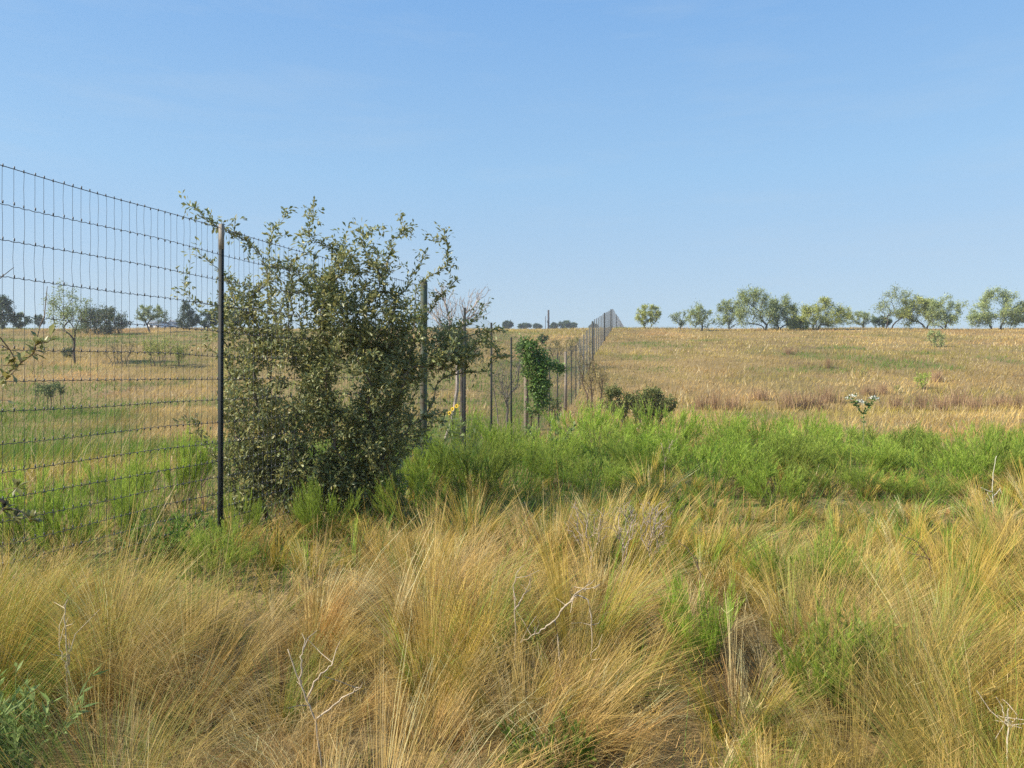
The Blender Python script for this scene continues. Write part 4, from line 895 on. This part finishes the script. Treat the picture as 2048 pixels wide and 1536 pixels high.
forb(30, 1345, 60, 2.55, "narrow-leaved pale green weed at the left edge of foreground", 202, [lin(140, 158, 96), lin(122, 142, 82)], 30)
forb(1712, 1222, 60, 3.1, "small-leaved yellow green weed beside the low foreground bush", 203, [lin(150, 160, 84), lin(132, 146, 70)], 50, (.03, .012))
forb(1100, 1440, 110, 2.6, "short green weed patch at the bottom centre of foreground", 204, [lin(122, 146, 60), lin(106, 132, 52)], 60, (.035, .009))
forb(1095, 830, 24, 11.5, "tall pale broad-leaved weed in front of the vine's foot", 205, [lin(146, 160, 104), lin(128, 146, 88)], 14, (.08, .035))
forb(1940, 1000, 40, 7.4, "short green weed left of the pale bare stalk", 206, FB, 30)

# reddish dry stalk clumps in the right field
CL = [lin(172, 142, 108), lin(160, 130, 100), lin(186, 158, 120), lin(148, 120, 94)]
def clump_mesh(seed):
    rng = np.random.default_rng(seed); n = 200; mb = MB(); a = rng.uniform(0, TAU, n); r = np.abs(rng.normal(0, .26, n))
    root = np.stack([r * np.cos(a), r * np.sin(a), np.full(n, -.03)], -1); hd = a + rng.normal(0, .8, n)
    C = blade_curves(root, hd, np.abs(rng.normal(.10, .08, n)), rng.normal(.15, .15, n), rng.uniform(.45, 1.05, n), 3)
    c = np.array(CL)[rng.integers(0, 4, n)] * np.exp(rng.normal(0, .15, (n, 1))); mb.ribbons(C, .016 * np.linspace(1, .3, 3)[None] * np.ones((n, 1)), rand_side(rng, hd, 1.5), c, c); return mb.mesh("stalks", M_FIELD2)
M_FIELD2 = plant_mat("dry_stalks", trans=.25, rough=.8, spec=.1, objvar=.15)
CLM = [clump_mesh(210 + k) for k in range(4)]
for k, (px, top, base, hw, lab) in enumerate([(1577, 696, 709, 14, "small reddish dry grass clump high in the right field"), (1657, 713, 736, 8, "lone narrow upright reddish dry grass clump mid right field"), (1873, 736, 764, 14, "reddish dry grass clump behind the small fresh green shrub"),
        (1405, 790, 818, 22, "leftmost reddish dry clump just beyond the green band"), (1431, 778, 820, 14, "tall thin reddish clump second from the left beyond the band"), (1465, 792, 820, 24, "low reddish clump third from left beyond the band"), (1520, 775, 800, 22, "reddish clump at the back, left of the field's centre"),
        (1575, 782, 820, 24, "reddish clump left of the white flowers, front of field"), (1610, 785, 818, 26, "broad reddish clump next left of the white flowers"), (1655, 770, 806, 24, "tall reddish clump behind and left of the white flowers"), (1640, 795, 820, 24, "low reddish clump just left of the white flower stem"),
        (1733, 772, 790, 18, "reddish clump right behind the white flower heads"), (1766, 766, 788, 14, "small reddish clump right of the white flower heads"), (1790, 792, 818, 26, "low broad reddish clump right of the white flower stem"), (1842, 782, 820, 18, "tall reddish clump below the small fresh green shrub"),
        (1915, 776, 812, 26, "reddish clump in the field left of the lone narrow bush"), (1885, 790, 822, 24, "low reddish clump in front of the field at far right"), (1950, 790, 822, 22, "dark reddish clump above the lone narrow bush"), (2000, 786, 815, 24, "reddish clump near the right picture edge"), (2038, 790, 818, 24, "reddish clump cut by the right picture edge")]):
    d = D_of(px, base); g = G(px, d); h = (base - top) * d / F + .12; w = hw * d / F
    root = empty("dry_grass_clump", g, k * 1.3, (w / .42, w / .42, h)); tag(root, lab, "grass clump", "reddish dry grass clumps in the right field")
    o = bpy.data.objects.new("stalks", CLM[k % 4]); COL.objects.link(o); o.parent = root; o["kind"] = "stuff"

# ------------------------------------------------------------------ power poles, farm buildings far off
def make_pole(px, top, d, r, label, cross):
    x = (px - CX) / F * d; base = np.array([x, d, float(gz(x, d))]); H = EYE + (HY - top) / F * d - base[2]
    root = empty("utility_pole", base); tag(root, label, "pole", "poles on the far skyline")
    mb = MB(); mb.tube([(0, 0, -.5), (0, 0, H * .5), (0, 0, H)], [r, r * .9, r * .8], 8, (.1, .08, .06)); mb.build("pole", M_WOOD2, root)
    if cross:
        mb = MB(); mb.tube([(-.28, -.25, H - 3.9), (-.28, -.25, H - 2.7)], .26, 10, (.3, .3, .3)); mb.build("transformer", M_ROOF, root)
        for z in (H - .5, H - 1.6):
            mb = MB(); mb.tube([(-.3, -.1, z), (-.3, -.1, z + .25)], .06, 6, (.3, .3, .3)); mb.build("insulator", M_CLAY, root)
M_WOOD2 = solid_mat("dark_pole_wood", (.07, .055, .045), .9, noise=.4, nscale=5)
make_pole(1097, 620, 230, .34, "dark utility pole with transformer rising from the skyline", True)
make_pole(1091, 632, 330, .16, "thin distant pole just left of the dark utility pole", False)
def make_house(px0, px1, eave, ridge, d, label, gable=False):
    x0 = (px0 - CX) / F * d; x1 = (px1 - CX) / F * d; xm = (x0 + x1) / 2; g = float(gz(xm, d)); W = x1 - x0; zE = EYE + (HY - eave) / F * d - g; zR = EYE + (HY - ridge) / F * d - g; Dp = 5.0
    root = empty("farm_building", (xm, d, g)); tag(root, label, "building", "white farm buildings far behind the fence")
    mb = MB(); mb.box((-W / 2, 0, -.3), (W / 2, Dp, zE), (.7, .7, .7))
    if gable:
        v = [(-W / 2, 0, zE), (W / 2, 0, zE), (0, 0, zR), (-W / 2, Dp, zE), (W / 2, Dp, zE), (0, Dp, zR)]; mb.add(v, [(0, 1, 2), (3, 5, 4)], np.array([.7, .7, .7]))
    mb.build("wall", M_WALL, root); rf = MB(); e = .25
    if gable: q = [(-W / 2 - e, -e, zE - .05), (0, -e, zR + .12), (0, Dp + e, zR + .12), (-W / 2 - e, Dp + e, zE - .05)], [(W / 2 + e, -e, zE - .05), (0, -e, zR + .12), (0, Dp + e, zR + .12), (W / 2 + e, Dp + e, zE - .05)]
    else: q = [(-W / 2 - e, -e, zE), (W / 2 + e, -e, zE), (W / 2 + e, Dp / 2, zR), (-W / 2 - e, Dp / 2, zR)], [(-W / 2 - e, Dp + e, zE), (W / 2 + e, Dp + e, zE), (W / 2 + e, Dp / 2, zR), (-W / 2 - e, Dp / 2, zR)]
    for f in q:
        f = np.array(f, float); t = np.array([0, 0, .08]); v = np.concatenate([f, f + t]); rf.add(v, [(0, 1, 2), (0, 2, 3), (4, 6, 5), (4, 7, 6), (0, 4, 5), (0, 5, 1), (1, 5, 6), (1, 6, 2), (2, 6, 7), (2, 7, 3), (3, 7, 4), (3, 4, 0)], np.array([.2, .2, .2]))
    rf.build("roof", M_ROOF, root)
    for sx, w, z0, z1, nm in ((-.25, .9, zE * .35, zE * .75, "window"), (.25, 1.0, 0, zE * .8, "door")):
        mb = MB(); mb.box((sx * W - w / 2, -.06, z0), (sx * W + w / 2, .02, z1), (.05, .05, .05)); mb.build(nm, M_DARK, root)
make_house(296, 320, 646, 641, 185, "low white farm building with grey roof beyond the left field")
make_house(336, 347, 648, 641, 190, "small white gabled shed right of the low farm building", True)

# ------------------------------------------------------------------ summer haze
def make_haze():
    m, N, L = mat_new("summer_haze"); out = N.new("ShaderNodeOutputMaterial"); v = N.new("ShaderNodeVolumePrincipled")
    v.inputs["Color"].default_value = (.86, .92, 1.0, 1); v.inputs["Density"].default_value = HAZE; v.inputs["Anisotropy"].default_value = 0.2
    L.new(v.outputs[0], out.inputs["Volume"])
    mb = MB(); mb.box((-1250, -80, -2.5), (1250, 1260, 24), (1, 1, 1)); o = mb.build("haze", m); tag(o, "thin pale summer haze over the far field", "haze", kind="stuff")
HAZE = 0.0007
make_haze()
